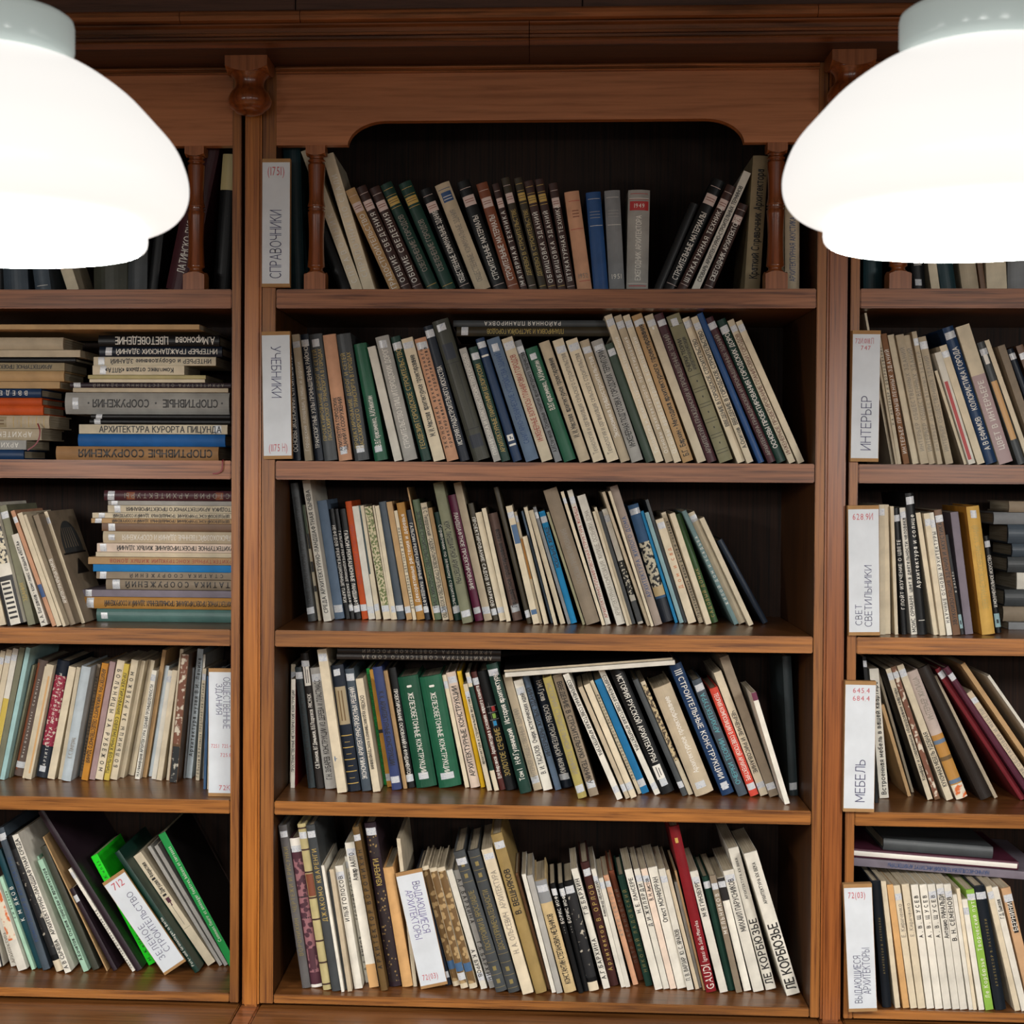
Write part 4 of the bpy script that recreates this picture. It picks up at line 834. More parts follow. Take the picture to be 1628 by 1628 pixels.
U|m4|-160.79 -0.18735 40.47 203.2 125.9|green w d b .12-.85 dot|ЖЕЛЕЗОБЕТОННЫЕ КОНСТРУКЦИИ
U|m4|-130.88 -0.21024 7.44 208.0 137.8|cream - - t - -|
U|m4|-115.61 -0.22017 17.16 213.1 134.3|pinkcream k u t .1-.88 -|АРХИТЕКТУРНЫЕ КОНСТРУКЦИИ
U|m4|-102.62 -0.20957 7.88 215.0 140.2|yellow - - - - -|
U|m4|-89.36 -0.23334 8.02 196.1 113.6|cream k u t .25-.88 -|архитектура и строительная акустика
U|m4|-76.91 -0.24998 8.28 217.9 114.5|darkgreen - - t - creambottom|
U|m4|-66.09 -0.25085 10.71 218.3 120.1|redbrown w u t .1-.88 -|В.М.Фирсанов  Архитектура в условиях жаркого климата
U|m4|-50.21 -0.24596 19.34 219.6 116.9|black g u - .12-.52 squares|ЗОЛОТОЕ СЕЧЕНИЕ
U|m4|-23.89 -0.26756 19.95 237.6 91.9|darkgreen w u t .1-.92 -|Том I   Н.Ф.Гуляницкий   История архитектуры
U|m4|-2.53 -0.27310 14.93 215.7 120.9|beige n u b .1-.7 -|ИНТЕРЬЕР ОБЩЕСТВЕННЫХ ЗДАНИЙ
U|m4|15.44 -0.27422 16.53 204.2 122.5|white k u t .15-.88 -|В. И. ТАСАЛОВ  Очерк эстетических идей
U|m4|33.94 -0.28877 11.09 212.6 128.5|slateblue k u - .3-.9 -|ИНТЕРЬЕРЫ ЖИЛЫХ ЗДАНИЙ
U|m4|50.67 -0.26952 19.73 210.5 143.8|navy w d b .12-.95 -|Н.М. Гусев   ОСНОВЫ СТРОИТЕЛЬНОЙ ФИЗИКИ
U|m4|75.49 -0.29425 15.36 220.2 60.6|khakiy n d b .2-.95 -|ИСТОРИЯ СТРОИТЕЛЬНОЙ ТЕХНИКИ
U|m4|96.51 -0.30533 16.31 223.4 79.9|taupe k d b .1-.94 -|ВВЕДЕНИЕ В СТРОИТЕЛЬНУЮ ТЕХНИКУ
U|m4|140.56 -0.41606 10.32 237.8 57.4|white k d b .35-.95 -|СОВРЕМЕННАЯ СОВЕТСКАЯ АРХИТЕКТУРА
U|m4|154.78 -0.41019 7.79 212.1 67.2|beige - - b - -|
U|m4|165.77 -0.40175 10.78 214.8 72.5|cream - - b - -|
U|m4|178.33 -0.41138 6.14 218.6 109.0|cream k d - .12-.88 -|КРУПНОПАНЕЛЬНОЕ СТРОИТЕЛЬСТВО
U|m4|189.14 -0.40403 12.81 218.9 110.0|cyan2 - - b - -|
U|m4|209.66 -0.43228 10.08 243.2 102.6|white k d b .35-.95 -|СОВРЕМЕННАЯ СОВЕТСКАЯ АРХИТЕКТУРА
U|m4|229.57 -0.40622 23.65 239.0 104.4|black w d b .25-.95 emblem2|ИСТОРИЯ РУССКОЙ АРХИТЕКТУРЫ
U|m4|257.53 -0.41226 9.58 222.6 97.8|darkgrey - - b - -|
U|m4|268.69 -0.41039 8.39 218.0 107.6|cream - - - - photo2|
U|m4|293.44 -0.38714 33.31 205.1 92.0|beige w u b .2-.9 -|Архитектурное проектирование
U|m4|334.89 -0.39365 21.92 248.4 104.3|navyblue w d b .12-.9 stripes|СТРОИТЕЛЬНЫЕ КОНСТРУКЦИИ
U|m4|360.20 -0.39067 16.64 220.5 102.0|slate c u t .1-.88 -|ОЧЕРКИ ТЕОРИИ   АРХИТЕКТУРА
U|m4|380.33 -0.37096 15.01 203.5 103.7|coral w d b .14-.95 -|ТЕОРИЯ КОМПОЗИЦИИ В СОВЕТСКОЙ АРХИТЕКТУРЕ
U|m4|398.12 -0.37015 13.79 233.6 109.7|cream k d b .18-.68 -|ЧЕРЧЕНИЕ И РИСОВАНИЕ
U|m4|414.36 -0.35188 16.04 261.9 102.3|taupe - - b - -|
U|m4|427.86 -0.30140 8.65 201.1 47.0|white - - - - burgtop|
U|m4|450.46 -0.05916 15.17 248.4 118.9|blackslate - - b - -|
U|m5|-406.94 -0.15170 14.57 289.1 33.5|grey2 gd u t .2-.87 -|ВОРОНИХИН · ЧЕРТЕЖИ И РИСУНКИ
U|m5|-389.52 -0.15117 19.43 265.4 38.2|plum - - t - ornate|
U|m5|-369.23 -0.16003 14.08 294.2 26.7|straw - - t - rings|
U|m5|-352.13 -0.16290 15.40 293.6 21.5|darkgrey g u t .42-.86 -|ДЖАКОМО КВАРЕНГИ
U|m5|-340.89 -0.16447 5.08 223.5 21.0|white - - - - -|
U|m5|-335.63 -0.15918 4.42 209.0 32.5|darkgrey - - - - -|
U|m5|-328.79 -0.15579 7.54 216.0 23.4|beige - - - - -|
U|m5|-315.07 -0.16581 13.95 218.6 37.3|white k u t .55-.92 -|ИЛЬЯ ГОЛОСОВ
U|m5|-302.21 -0.17194 8.51 227.4 71.3|white k u t .1-.88 -|В. Е. БЫКОВ        ГЕОРГИЙ ГОЛЬЦ
U|m5|-288.46 -0.17545 16.79 258.5 45.9|white k u t .74-.93 tanbottom|Алвар ААЛТО
U|m5|-269.09 -0.18092 11.55 290.4 30.9|bronze k u t .08-.92 -|АРХИТЕКТОР ВОРОНИХИН
U|m5|-251.61 -0.16169 20.38 292.1 52.0|darkplum g u t .62-.78 damask|КВАРЕНГИ
U|m5|-230.08 -0.16848 18.44 212.9 52.0|tanpaper - - - - -|
U|m5|-217.17 -0.11930 6.58 263.2 57.7|cream - - - - -|
U|m5|-158.64 -0.25514 10.58 212.3 65.4|navy - - b - -|
U|m5|-144.06 -0.26394 12.07 218.3 63.2|brocade - - - - brocade|
U|m5|-129.36 -0.26481 12.79 218.5 52.0|brocade - - b - brocade|
U|m5|-113.57 -0.27160 13.77 219.7 52.0|brocade - - - - brocade|
U|m5|-94.86 -0.29304 10.83 217.1 52.0|white k d b .1-.33 -|А К БУРОВ
U|m5|-79.90 -0.30691 10.76 216.6 57.8|lightgrey k d b .06-.93 -|А.Г.БАРХИНА       Г.Б.БАРХИН
U|m5|-63.45 -0.30322 19.91 255.5 36.3|darkgrey gd u t .3-.72 medallion|ПОСТРОЙКИ В ЯРОСЛАВЛЕ
U|m5|-41.23 -0.28934 20.39 257.7 34.7|darkgrey gd u - .3-.72 medallion|ДОСТОПРИМЕЧАТЕЛЬНОСТИ
U|m5|-17.13 -0.28618 19.28 261.6 30.0|cream n u t .28-.85 -|Н. А. ОЛЬСЕВИЧ  АРХИТЕКТУРА
U|m5|5.43 -0.28271 19.75 287.3 34.9|khaki3 k u t .5-.78 -|В. ВЕШНЯКОВ
U|m5|19.13 -0.28102 4.98 212.4 58.7|brownl - - - - -|
U|m5|27.30 -0.25847 7.15 213.3 43.0|white - - - - -|
U|m5|37.34 -0.25779 10.17 211.8 40.5|lightgrey - - - - -|
U|m5|56.38 -0.27045 20.90 201.9 41.9|buff k u t .08-.7 greytop|КОНСТАНТИН СТЕПАНОВИЧ МЕЛЬНИКОВ
U|m5|74.64 -0.26519 8.63 197.2 43.3|black w u t .55-.95 -|· · ·  БОРИС ИОФАН
U|m5|84.08 -0.24473 8.87 193.5 53.8|black w u t .55-.95 -|· · ·  БОРИС ИОФАН
U|m5|97.70 -0.23966 17.51 196.6 54.9|black - - t - worn|
U|m5|120.39 -0.27272 11.56 218.3 69.4|white k u - .08-.92 -|А.Г.БАРХИНА           Г.Б.БАРХИН
U|m5|134.55 -0.24490 15.04 224.6 83.8|maroonb g u t .12-.82 -|Архитектор В. ОРЛОВ
U|m5|149.93 -0.25723 7.62 215.2 79.6|white k u t .6-.9 -|Александр ИВАНИЦКИЙ
U|m5|158.14 -0.25268 8.04 198.5 80.3|white - - t - -|
U|m5|172.26 -0.27292 9.12 201.0 93.2|peach n u t .4-.9 -|АРХИТЕКТОР
U|m5|183.26 -0.27183 9.70 202.6 117.7|rustb n u - .1-.9 -|ПЕТР БАРАНОВСКИЙ
U|m5|195.87 -0.25697 12.03 202.0 88.4|darkgreen gd u - .1-.9 -|НИКОЛАЙ ЛАДОВСКИЙ
U|m5|211.79 -0.25832 13.46 217.7 71.0|white k u - .64-.93 -|Н. Е. ЛАНСЕРЕ
U|m5|225.01 -0.25049 10.46 217.4 75.9|white k u t .52-.88 -|Д.И.ЖИЛЯРДИ
U|m5|237.23 -0.24849 10.90 217.3 76.9|pinkcream k u t .74-.92 -|В. Н. Аистов
U|m5|252.64 -0.24660 16.36 219.2 79.3|white k u - .55-.92 -|Огюст МОНФЕРРАН
U|m5|267.09 -0.24182 11.62 218.4 73.9|white k u t .08-.5 -|П. В. ВАРЗАР  Ю. С. ЯРАЛОВ
U|m5|279.31 -0.25211 6.57 216.5 79.9|beige - - - - -|
U|m5|285.52 -0.23836 5.00 191.4 88.5|lightgrey - - - - -|
U|m5|290.86 -0.24284 3.47 216.4 75.6|tan - - - - -|
U|m5|302.32 -0.22921 17.66 297.4 63.3|deepred w u - .03-.5 gaudi|GAUDI   Ignasi de Solà-Morales
U|m5|324.24 -0.25202 14.03 218.0 64.9|white k u t .63-.92 -|М Я ГИНЗБУРГ
U|m5|339.15 -0.23646 11.53 205.3 75.9|darkgreen - - t - -|
U|m5|350.84 -0.23246 10.41 210.1 66.9|taupe w u t .5-.85 -|МЕЛЬНИКОВ
U|m5|366.62 -0.24182 12.63 203.7 76.0|white - - t - blacktop|
U|m5|385.85 -0.25476 18.64 218.4 72.7|white k u t .5-.93 -|МИХАИЛ ПАРУСНИКОВ
U|m5|408.90 -0.26830 18.04 257.5 84.3|white k u - .03-.93 corb|ЛЕ КОРБЮЗЬЕ   АРХИТЕКТУРА XX ВЕКА
U|m5|443.61 -0.30095 23.24 258.0 57.6|white k u - .05-.95 corb|ЛЕ КОРБЮЗЬЕ   АРХИТЕКТУРА XX ВЕКА
U|r1|567.53 -0.00984 32.12 242.3 59.6|teal - - - - -|
U|r1|645.49 -0.07452 21.84 150.4 57.7|black w - b - bandtext|
U|r1|673.95 -0.14462 14.44 138.4 59.8|cream - - - - -|
U|r1|695.74 -0.15080 25.97 147.5 56.3|teal - - - - -|
U|r1|733.66 -0.14798 27.81 143.7 57.9|beige - - - - -|
U|r1|754.11 -0.14805 8.71 143.7 58.2|brownl - - - - -|
U|r1|775.36 -0.06104 33.56 149.0 53.2|cream - - - - -|
U|r1|816.06 -0.01109 39.27 165.1 61.1|grey - - - - -|
U|r2|603.83 -0.18576 3.74 264.9 61.5|cream - - t - -|
U|r2|608.02 -0.17695 3.73 228.7 50.9|beige - - - - -|
U|r2|615.83 -0.16923 6.00 227.4 61.7|cream k u - .3-.9 -|Н.А. ИНТЕРЬЕР И ОБОРУДОВАНИЕ
U|r2|627.80 -0.18220 9.76 228.0 61.5|brownw w u - .08-.88 -|ИНТЕРЬЕР ПРОМЫШЛЕННЫХ ЗДАНИЙ
U|r2|642.86 -0.20087 10.85 226.5 58.0|cream - - - - -|
U|r2|655.99 -0.20032 13.30 225.8 50.5|beige n u - .1-.9 -|ИНТЕРЬЕР ОБЩЕСТВЕННЫХ ЗДАНИЙ
U|r2|671.66 -0.20505 11.36 226.0 60.8|beige n u - .1-.9 -|ИНТЕРЬЕР ОБЩЕСТВЕННЫХ ЗДАНИЙ
U|r2|682.16 -0.20313 8.08 231.9 51.5|beige n u t .1-.85 -|ИНТЕРЬЕР ОБЩЕСТВЕННЫХ ЗДАНИЙ
U|r2|700.79 -0.22248 12.95 224.0 61.6|beige n u t .1-.85 -|ИНТЕРЬЕР ОБЩЕСТВЕННЫХ ЗДАНИЙ
U|r2|726.87 -0.31247 5.08 168.7 58.0|cream - - - - ctaupe|
U|r2|736.15 -0.30573 11.25 199.9 50.7|white - - - - redstrip|
U|r2|751.86 -0.31931 12.50 213.1 52.0|cream - - t - -|
U|r2|772.03 -0.31953 18.82 246.0 57.6|navyblue w u t .1-.85 -|А В ЕФИМОВ    КОЛОРИСТИКА ГОРОДА
U|r2|795.82 -0.31330 23.31 247.4 56.8|cream w u - .1-.6 mauvebottom|ЦВЕТ В ИНТЕРЬЕРЕ
U|r2|822.90 -0.33306 12.47 220.8 59.0|darkgrey - - t - tanmid|
U|r2|837.25 -0.34333 7.99 225.9 61.1|cream - - - - -|
U|r2|853.45 -0.33358 12.05 214.2 52.6|taupe - - - - -|
U|r2|871.09 -0.35771 10.21 209.9 50.0|navy - - t - -|
U|r2|891.36 -0.35312 12.35 216.6 61.1|brownl - - t - -|
U|r3|585.92 -0.01783 9.30 223.2 43.2|cream - - t - -|
U|r3|597.29 -0.02446 8.72 223.1 53.7|cream - - - - -|
U|r3|609.96 -0.04601 5.62 220.6 45.8|cream - - - - -|
U|r3|624.19 -0.07675 9.38 218.1 47.0|black w u t .2-.75 -|Г.ПОЙТ ИЗУЧЕНИЕ О ЦВЕТЕ
U|r3|640.83 -0.10328 10.02 218.7 48.7|white k u t .02-.92 -|МОИС ОРМАНН  цвет в деятельности человека
U|r3|653.90 -0.10517 14.50 244.0 41.5|black w u t .33-.85 line|Архитектура и солнце
U|r3|676.78 -0.15725 8.14 211.8 44.2|cream - - - - -|
U|r3|686.07 -0.14364 9.32 210.7 36.5|cream - - t - -|
U|r3|698.67 -0.16005 8.56 212.1 41.4|white k u t .1-.85 -|НАУЧНЫЕ ОСНОВЫ АРХИТЕКТУРЫ
U|r3|711.01 -0.15939 12.47 217.0 42.7|brownl k u t .08-.9 -|ЗВУКОИЗОЛЯЦИЯ ЗДАНИЙ И АКУСТИКА
U|r3|725.04 -0.16874 5.23 174.0 58.4|black w u - .25-.8 bluebottom|И ДИЗАЙН
U|r3|736.77 -0.13227 13.15 212.0 59.7|mauvegrey - - - - -|
U|r3|768.85 -0.13509 21.53 222.2 54.4|ochrey g u t .2-.85 corange|ЭЛЕКТРИЧЕСКОЕ ОСВЕЩЕНИЕ ЗДАНИЙ
U|r3|795.51 -0.13967 9.09 170.6 87.6|black w u t .27-.8 bluebottom|И МОНУМЕНТАЛЬНОЕ ИСКУССТВО
U|r4|585.53 -0.09533 6.09 255.7 72.3|black - - t - -|
U|r4|606.99 -0.08894 15.95 229.6 111.0|white k u - .03-.9 -|Встроенная мебель в вашей квартире
U|r4|655.41 -0.29372 5.78 169.4 129.2|tan - - - - -|
U|r4|669.60 -0.28584 4.33 228.0 164.1|cream - - - - -|
U|r4|685.33 -0.31831 9.03 241.3 103.7|cream k u t .15-.85 cblack|Комфорт и современное оборудование квартиры
U|r4|698.23 -0.32663 9.62 245.8 104.9|brownl - - t - torn2|
U|r4|719.03 -0.36010 11.73 251.8 101.7|cream k u t .1-.5 -|КУХОННАЯ МЕБЕЛЬ УДОБНАЯ
U|r4|742.99 -0.38219 20.29 239.9 108.2|mauvecream n u - .62-.95 mustard|ИНТЕРЬЕР ЖИЛИЩА
U|r4|786.13 -0.45467 21.45 255.6 107.4|darkbrown - - - - -|
U|r4|806.31 -0.46912 6.15 239.8 128.1|beige - - - - -|
U|r4|850.06 -0.58334 9.87 273.5 112.7|redmaroon - - t - -|
U|r4|864.48 -0.58949 9.84 279.5 95.4|plum2 - - t - -|
U|r4|879.17 -0.59925 9.94 229.4 96.7|beige n u t .1-.85 -|ИСТОРИЯ ОБСТАНОВКИ И МЕБЕЛИ
U|r4|903.36 -0.60249 8.11 290.6 98.9|tan - - - - -|
U|r4|937.80 -0.61345 4.82 268.4 101.8|white - - - - -|
U|r5|593.30 -0.09785 14.91 216.7 12.0|blacknavy gd u - .05-.93 sm|АРХИТЕКТОР В. РАСТРЕЛЛИ
U|r5|610.98 -0.12238 8.23 217.7 12.0|cream - - - - -|
U|r5|625.04 -0.13973 10.35 212.0 12.0|tanpaper - - - - -|
U|r5|637.90 -0.14753 10.91 211.4 12.0|cream n u t .58-.85 -|Е. Кириченко
U|r5|651.30 -0.14146 12.22 213.7 12.0|cream n u - .58-.85 -|Е. Кириченко
U|r5|665.69 -0.13711 12.22 212.8 12.0|white k u - .57-.92 -|А. В. ЩУСЕВ
U|r5|680.07 -0.13667 12.21 213.5 12.0|white k u - .57-.92 -|А. В. ЩУСЕВ
U|r5|694.24 -0.13910 12.60 214.3 12.0|white k u t .57-.92 -|А. В. ЩУСЕВ
U|r5|708.61 -0.14067 11.78 214.9 12.0|white k u t .57-.92 -|Антонио РИНАЛЬДИ
U|r5|721.39 -0.14077 11.81 215.2 12.0|white k u t .55-.9 -|В. Н. СЕМЕНОВ
U|r5|733.63 -0.15149 6.88 197.8 12.0|white - - - - -|
U|r5|740.37 -0.14834 5.72 208.5 12.0|cream - - - - -|
U|r5|751.24 -0.16286 9.11 190.1 12.0|white - - t - -|
U|r5|764.69 -0.17064 13.33 207.3 12.4|lime w u t .1-.93 -|Ле Корбюзье   Творческий путь
U|r5|784.11 -0.18258 18.04 213.6 12.0|blacknavy gd u t .08-.85 sm|АРХИТЕКТОР В. РАСТРЕЛЛИ
U|r5|811.46 -0.23737 9.41 216.6 12.0|cream - - t - -|
U|r5|823.29 -0.24494 10.25 215.7 12.0|white k u - .75-.9 -|Г.Д. Быкова
U|r5|840.76 -0.23749 15.50 212.2 17.9|peachtan w u t .65-.88 blacklabel|БЕРНИНИ
F|l20|-1038.9 -924.9 13.2 30.8 66.1|navyblue w i - - -|ВВ
F|l20|-1036.5 -919.6 30.8 47.9 64.5|lightgrey w i - - -|АРХИТЕКТУРА
F|l20|-1032.1 -895.6 47.9 69.0 74.8|beige w i - - -|АРХИТЕКТУРА
F|l20|-1027.4 -880.9 69.0 92.7 72.8|beige - - - - ribs|
F|l20|-1027.3 -889.0 92.7 109.7 64.2|orange - - - - -|
F|l20|-1039.7 -894.9 109.7 124.1 75.6|orange - - - - -|
F|l20|-1030.7 -894.4 124.1 140.3 68.9|navyblue w i - - -|ВВЕДЕНИЕ
F|l20|-1027.6 -861.0 140.3 153.0 71.4|tan - - - - -|
F|l20|-1030.0 -852.5 153.0 171.8 67.5|tan - - - - -|
F|l20|-1041.5 -851.8 171.8 186.5 69.3|khaki k i - - -|АРХИТЕКТУРНОЕ ПРОЕКТИРОВАНИЕ
F|l20|-1042.5 -831.8 186.5 196.2 68.6|black - - - - -|
F|l20|-1027.3 -823.1 196.2 209.3 68.0|beige - - - - -|
F|l20|-1044.9 -853.2 209.3 231.5 64.5|beige - - - - -|
F|l213|-866.2 -573.3 13.2 37.8 66.0|brownt k i - - big|СПОРТИВНЫЕ СООРУЖЕНИЯ
F|l213|-828.4 -562.9 37.8 60.0 73.4|royal - - - - -|
F|l213|-824.9 -557.7 60.0 77.0 68.4|cream k f r - big|АРХИТЕКТУРА КУРОРТА ПИЦУНДА
F|l213|-805.8 -552.4 77.0 86.6 67.5|black - - l - -|
F|l213|-802.4 -552.5 86.6 95.2 65.2|black - - l - -|
F|l213|-853.0 -556.5 95.2 134.2 75.8|lightgrey k i l - -|• СПОРТИВНЫЕ  •  СООРУЖЕНИЯ •
F|l213|-836.2 -556.6 134.2 142.0 69.1|beige - - - - -|
F|l213|-841.0 -551.3 142.0 151.2 66.5|darkplum n i l - -|АРХИТЕКТУРА ОБЩЕСТВЕННЫХ ЗДАНИЙ
F|l213|-805.1 -597.4 151.2 157.5 64.7|cream - - - - -|
F|l213|-807.8 -596.1 157.5 164.8 64.7|straw - - - - -|
F|l213|-799.9 -634.9 164.8 181.7 66.0|cream k i l - -|Комплекс отдыха «ЯЛТА»
F|l213|-799.9 -579.6 181.7 197.4 72.1|cream k i l - -|ИНТЕРЬЕР и оборудование ЗДАНИЙ
F|l213|-788.0 -567.3 197.4 215.6 65.8|navy w i l - -|ИНТЕРЬЕР ГРАЖДАНСКИХ ЗДАНИЙ
F|l213|-789.3 -572.1 215.6 235.6 64.5|black w i - - big|А.Миронова   ЦВЕТОВЕДЕНИЕ
F|l327|-805.1 -538.8 -279.4 -255.7 109.9|tealgrey2 - - l - -|
F|l327|-829.9 -538.1 -255.7 -234.3 106.0|ochre k i l - -|АРХИТЕКТУРНОЕ ПРОЕКТИРОВАНИЕ ПРОМЫШЛЕННЫХ ЗДАНИЙ И СООРУЖЕНИЙ
F|l327|-831.5 -539.2 -234.3 -221.6 111.2|mauvegrey - - l - -|
F|l327|-790.2 -540.5 -221.6 -201.6 117.7|taupe k i l - -|СТАТИКА СООРУЖЕНИЙ
F|l327|-805.3 -539.0 -201.6 -188.3 109.8|taupe k i l - -|СТАТИКА СООРУЖЕНИЙ
F|l327|-810.6 -538.6 -188.3 -175.1 107.5|azure - - - - -|
F|l327|-819.8 -538.8 -175.1 -161.9 108.2|tan r i - - -|АРХИТЕКТУРНЫЕ КОНСТРУКЦИИ ЖИЛЫХ ДОМОВ
F|l327|-807.7 -540.1 -161.9 -152.9 114.4|cream - - - - -|
F|l327|-803.9 -538.9 -152.9 -136.9 108.2|pinkcream k i l - -|АРХИТЕКТУРНОЕ ПРОЕКТИРОВАНИЕ ЖИЛЫХ ЗДАНИЙ
F|l327|-793.8 -539.5 -136.9 -115.2 111.1|beige w i l - -|СЕЛЬСКОХОЗЯЙСТВЕННЫЕ ЗДАНИЯ И СООРУЖЕНИЯ
F|l327|-795.8 -539.5 -115.2 -100.6 110.8|brownl - - l - -|
F|l327|-814.3 -539.0 -100.6 -91.7 108.0|tan k i l - -|И.А. ШЕРЕШЕВСКИЙ КОНСТРУИРОВАНИЕ ПРОМЫШЛЕННЫХ ЗДАНИЙ И СООРУЖЕНИЙ
F|l327|-814.2 -540.3 -91.7 -81.8 114.5|cream k i l - -|И.А. ШЕРЕШЕВСКИЙ КОНСТРУИРОВАНИЕ ПРОМЫШЛЕННЫХ ЗДАНИЙ И СООРУЖЕНИЙ
F|l327|-787.0 -541.1 -81.8 -68.2 118.1|cream k i l - -|МЕТОДИКА АРХИТЕКТУРНОГО ПРОЕКТИРОВАНИЯ
F|l327|-786.3 -541.0 -68.2 -59.8 117.5|lightgrey - - l - -|
F|l327|-793.4 -540.7 -59.8 -41.2 115.7|maroon n i l - orsq|ИСТОРИЯ АРХИТЕКТУРЫ
F|r343|831.8 935.3 -279.4 -266.0 154.2|grey - - - - -|
F|r343|825.6 935.0 -266.0 -238.0 164.5|taupe - - - - -|
F|r343|825.3 934.6 -238.0 -208.1 155.4|darkgrey - - - - -|
F|r343|848.3 934.2 -208.1 -178.1 163.7|white - - - - -|
F|r343|832.4 933.9 -178.1 -150.2 163.4|darkgrey - - - - -|
F|r343|840.0 933.6 -150.2 -126.2 164.5|slate - - - - -|
F|r343|831.7 933.2 -126.2 -92.3 160.6|slate - - - - -|
F|r343|806.9 932.9 -92.3 -70.4 164.5|grey - - - - -|
F|r343|831.2 932.6 -70.4 -50.4 156.4|taupe - - - - -|
'''
ALL = {}
for ln in BOOKS.strip().split('\n'):
    kind, row, nums, spec, text = ln.split('|')
    nums = [float(v) for v in nums.split()]; spec = spec.split()
    ALL.setdefault((kind, row), []).append((nums, spec, text))
seed = 0
for (kind, row), bs_ in ALL.items():
    case, lvl = row[0], int(row[1])-1; place = '%s shelf, %s bookcase' % (SHELFN[lvl], CASEN[case]); z = Z5[lvl]
    names = [cname(b[1][0]) for b in bs_]; made = []
    for i, (nums, spec, text) in enumerate(bs_):
        seed += 1; rnd = random.Random(seed*7)
        col, tc, way, st, span, ex = spec; ex = [] if ex == '-' else ex.split(',')
        nm = names[i]; cnt = names.count(nm)
        if kind == 'U':
            x, phi, t, h, Y = nums[0]/1000, nums[1], nums[2]/1000, nums[3]/1000, nums[4]/1000
            d = min(h*rnd.uniform(.66, .76), .345-Y)
            root, k = build_book(t, h, d, col, tc, way, st, span, ex, text, seed)
            c, s_ = math.cos(phi), math.sin(phi); w = t/c
            if phi <= 0: root.location = (x-w/2, Y, H0+z+.0004)
            else: root.location = (x+w/2-t*c, Y, H0+z+t*s_+.0004)
            root.rotation_euler = (0, phi, 0)
            size = 'thick ' if t > .026 else ('thin ' if t < .008 else '')
            feat = (' with %s lettering' % INK[tc]) if text and tc in INK else (' with paper label' if st in ('t', 'b') else '')
            if cnt == 1: lab = '%s%s %s%s, only %s one on %s' % (size, nm, k, feat, nm, place)
            else:
                best = None
                for dlt in (1, -1, 2, -2, 3, -3):
                    j = i-dlt
                    if 0 <= j < len(bs_) and names.count(names[j]) == 1: best = (j, dlt); break
                if best and cnt > 3:
                    j, dlt = best; o_ = {1: 'just', 2: 'second book', 3: 'third book'}[abs(dlt)]
                    lab = '%s%s %s %s %s of the %s one, %s' % (size, nm, k, o_, 'right' if dlt > 0 else 'left', names[j], place)
                else:
                    q = names[:i].count(nm)
                    rr = cnt-1-q
                    pos = '%s %s from left' % (ORD[q], nm) if q <= rr else (('%s %s from right' % (ORD[rr], nm)))
                    lab = '%s%s %s%s, %s, %s' % (size if cnt < 9 else '', nm, k, feat, pos, place)
            grp = 'books on the %s shelf of the %s bookcase' % (SHELFN[lvl], CASEN[case])
        else:
            X0, X1, Z0, Z1, Y = [v/1000 for v in nums]
            t, h = Z1-Z0-.0006, X1-X0
            d = min(max(.13, h*rnd.uniform(.62, .72)), .345-Y)
            wy = {'i': 'u', 'f': 'd', '-': '-'}[way]; stt = {'l': 't', 'r': 'b', '-': '-'}[st]
            sp = '.12-.86' if text and h < .2 else '.04-.86'
            root, k = build_book(t, h, d, col, tc, wy, stt, sp, ex, text, seed)
            root.location = (X1, Y, H0+Z0+.0004); root.rotation_euler = (0, -math.pi/2, 0)
            stack = {'l20': 'left stack', 'l213': 'right stack'}.get(row, 'stack')
            if row.startswith('l2'): stack = 'left stack' if X0 < -.9 else 'right stack'
            q = i+1
            pos = ORD[i] + ' from bottom' if i < len(bs_)/2 else ('topmost' if i == len(bs_)-1 else ORD[len(bs_)-1-i] + ' from top')
            lab = '%s %s lying flat, %s of %s, %s' % (nm, k, pos, stack, place)
            grp = 'books lying in the stack on the %s shelf of the %s bookcase' % (SHELFN[lvl], CASEN[case])
        lab = lab.replace('first %s from left' % nm, 'leftmost %s one' % nm).replace('first %s from right' % nm, 'rightmost %s one' % nm)
        tag(root, lab, k, grp)
# a few loose things lying on top of the rows
def lying(x1, z0, length, t, depth, Y, tilt, col, tc, text, st, label, cat, grp=None, span='.3-.8', name=None, ex=()):
    global seed
    seed += 1
    root, k = build_book(t, length, depth, col, tc, 'u' if text else '-', st, span, list(ex), text, seed)
    root.location = (x1, Y, H0+z0); root.rotation_euler = (0, -math.pi/2-tilt, 0)
    if name: root.name = name
    tag(root, label, cat, grp); return root
lying(.116, .2353, .2680, .0165, .17, .075, 0, 'oliveb', 'g', 'ПЛАНИРОВКА И ЗАСТРОЙКА ГОРОДОВ', 't', 'dark brown book lying across the row on middle second shelf, under a grey one', 'book', 'books lying across standing rows')
lying(.112, .2522, .2700, .0110, .17, .078, 0, 'darkgrey', 'w', 'РАЙОННАЯ ПЛАНИРОВКА', '-', 'dark grey book topmost of two lying across the middle second shelf row', 'book', 'books lying across standing rows')
lying(-.0705, -.3358, .2890, .0100, .19, .060, 0, 'blackbrown', 'n', 'АРХИТЕКТУРА СОВЕТСКОГО СОЮЗА', '-', 'dark brown book lying across the middle fourth shelf row, lower of two', 'book', 'books lying across standing rows', '.05-.85')
lying(-.0700, -.3255, .2890, .0095, .19, .062, 0, 'blackbrown', 'n', 'АРХИТЕКТУРА СОВЕТСКОЙ РОССИИ', '-', 'dark brown book lying across the middle fourth shelf row, upper of two', 'book', 'books lying across standing rows', '.05-.85')
lying(.2330, -.3365, .2960, .0075, .20, .052, .088, 'white', '-', '', '-', 'white magazine slanting on top of the middle fourth shelf row', 'magazine', 'magazines on the row', name='magazine')
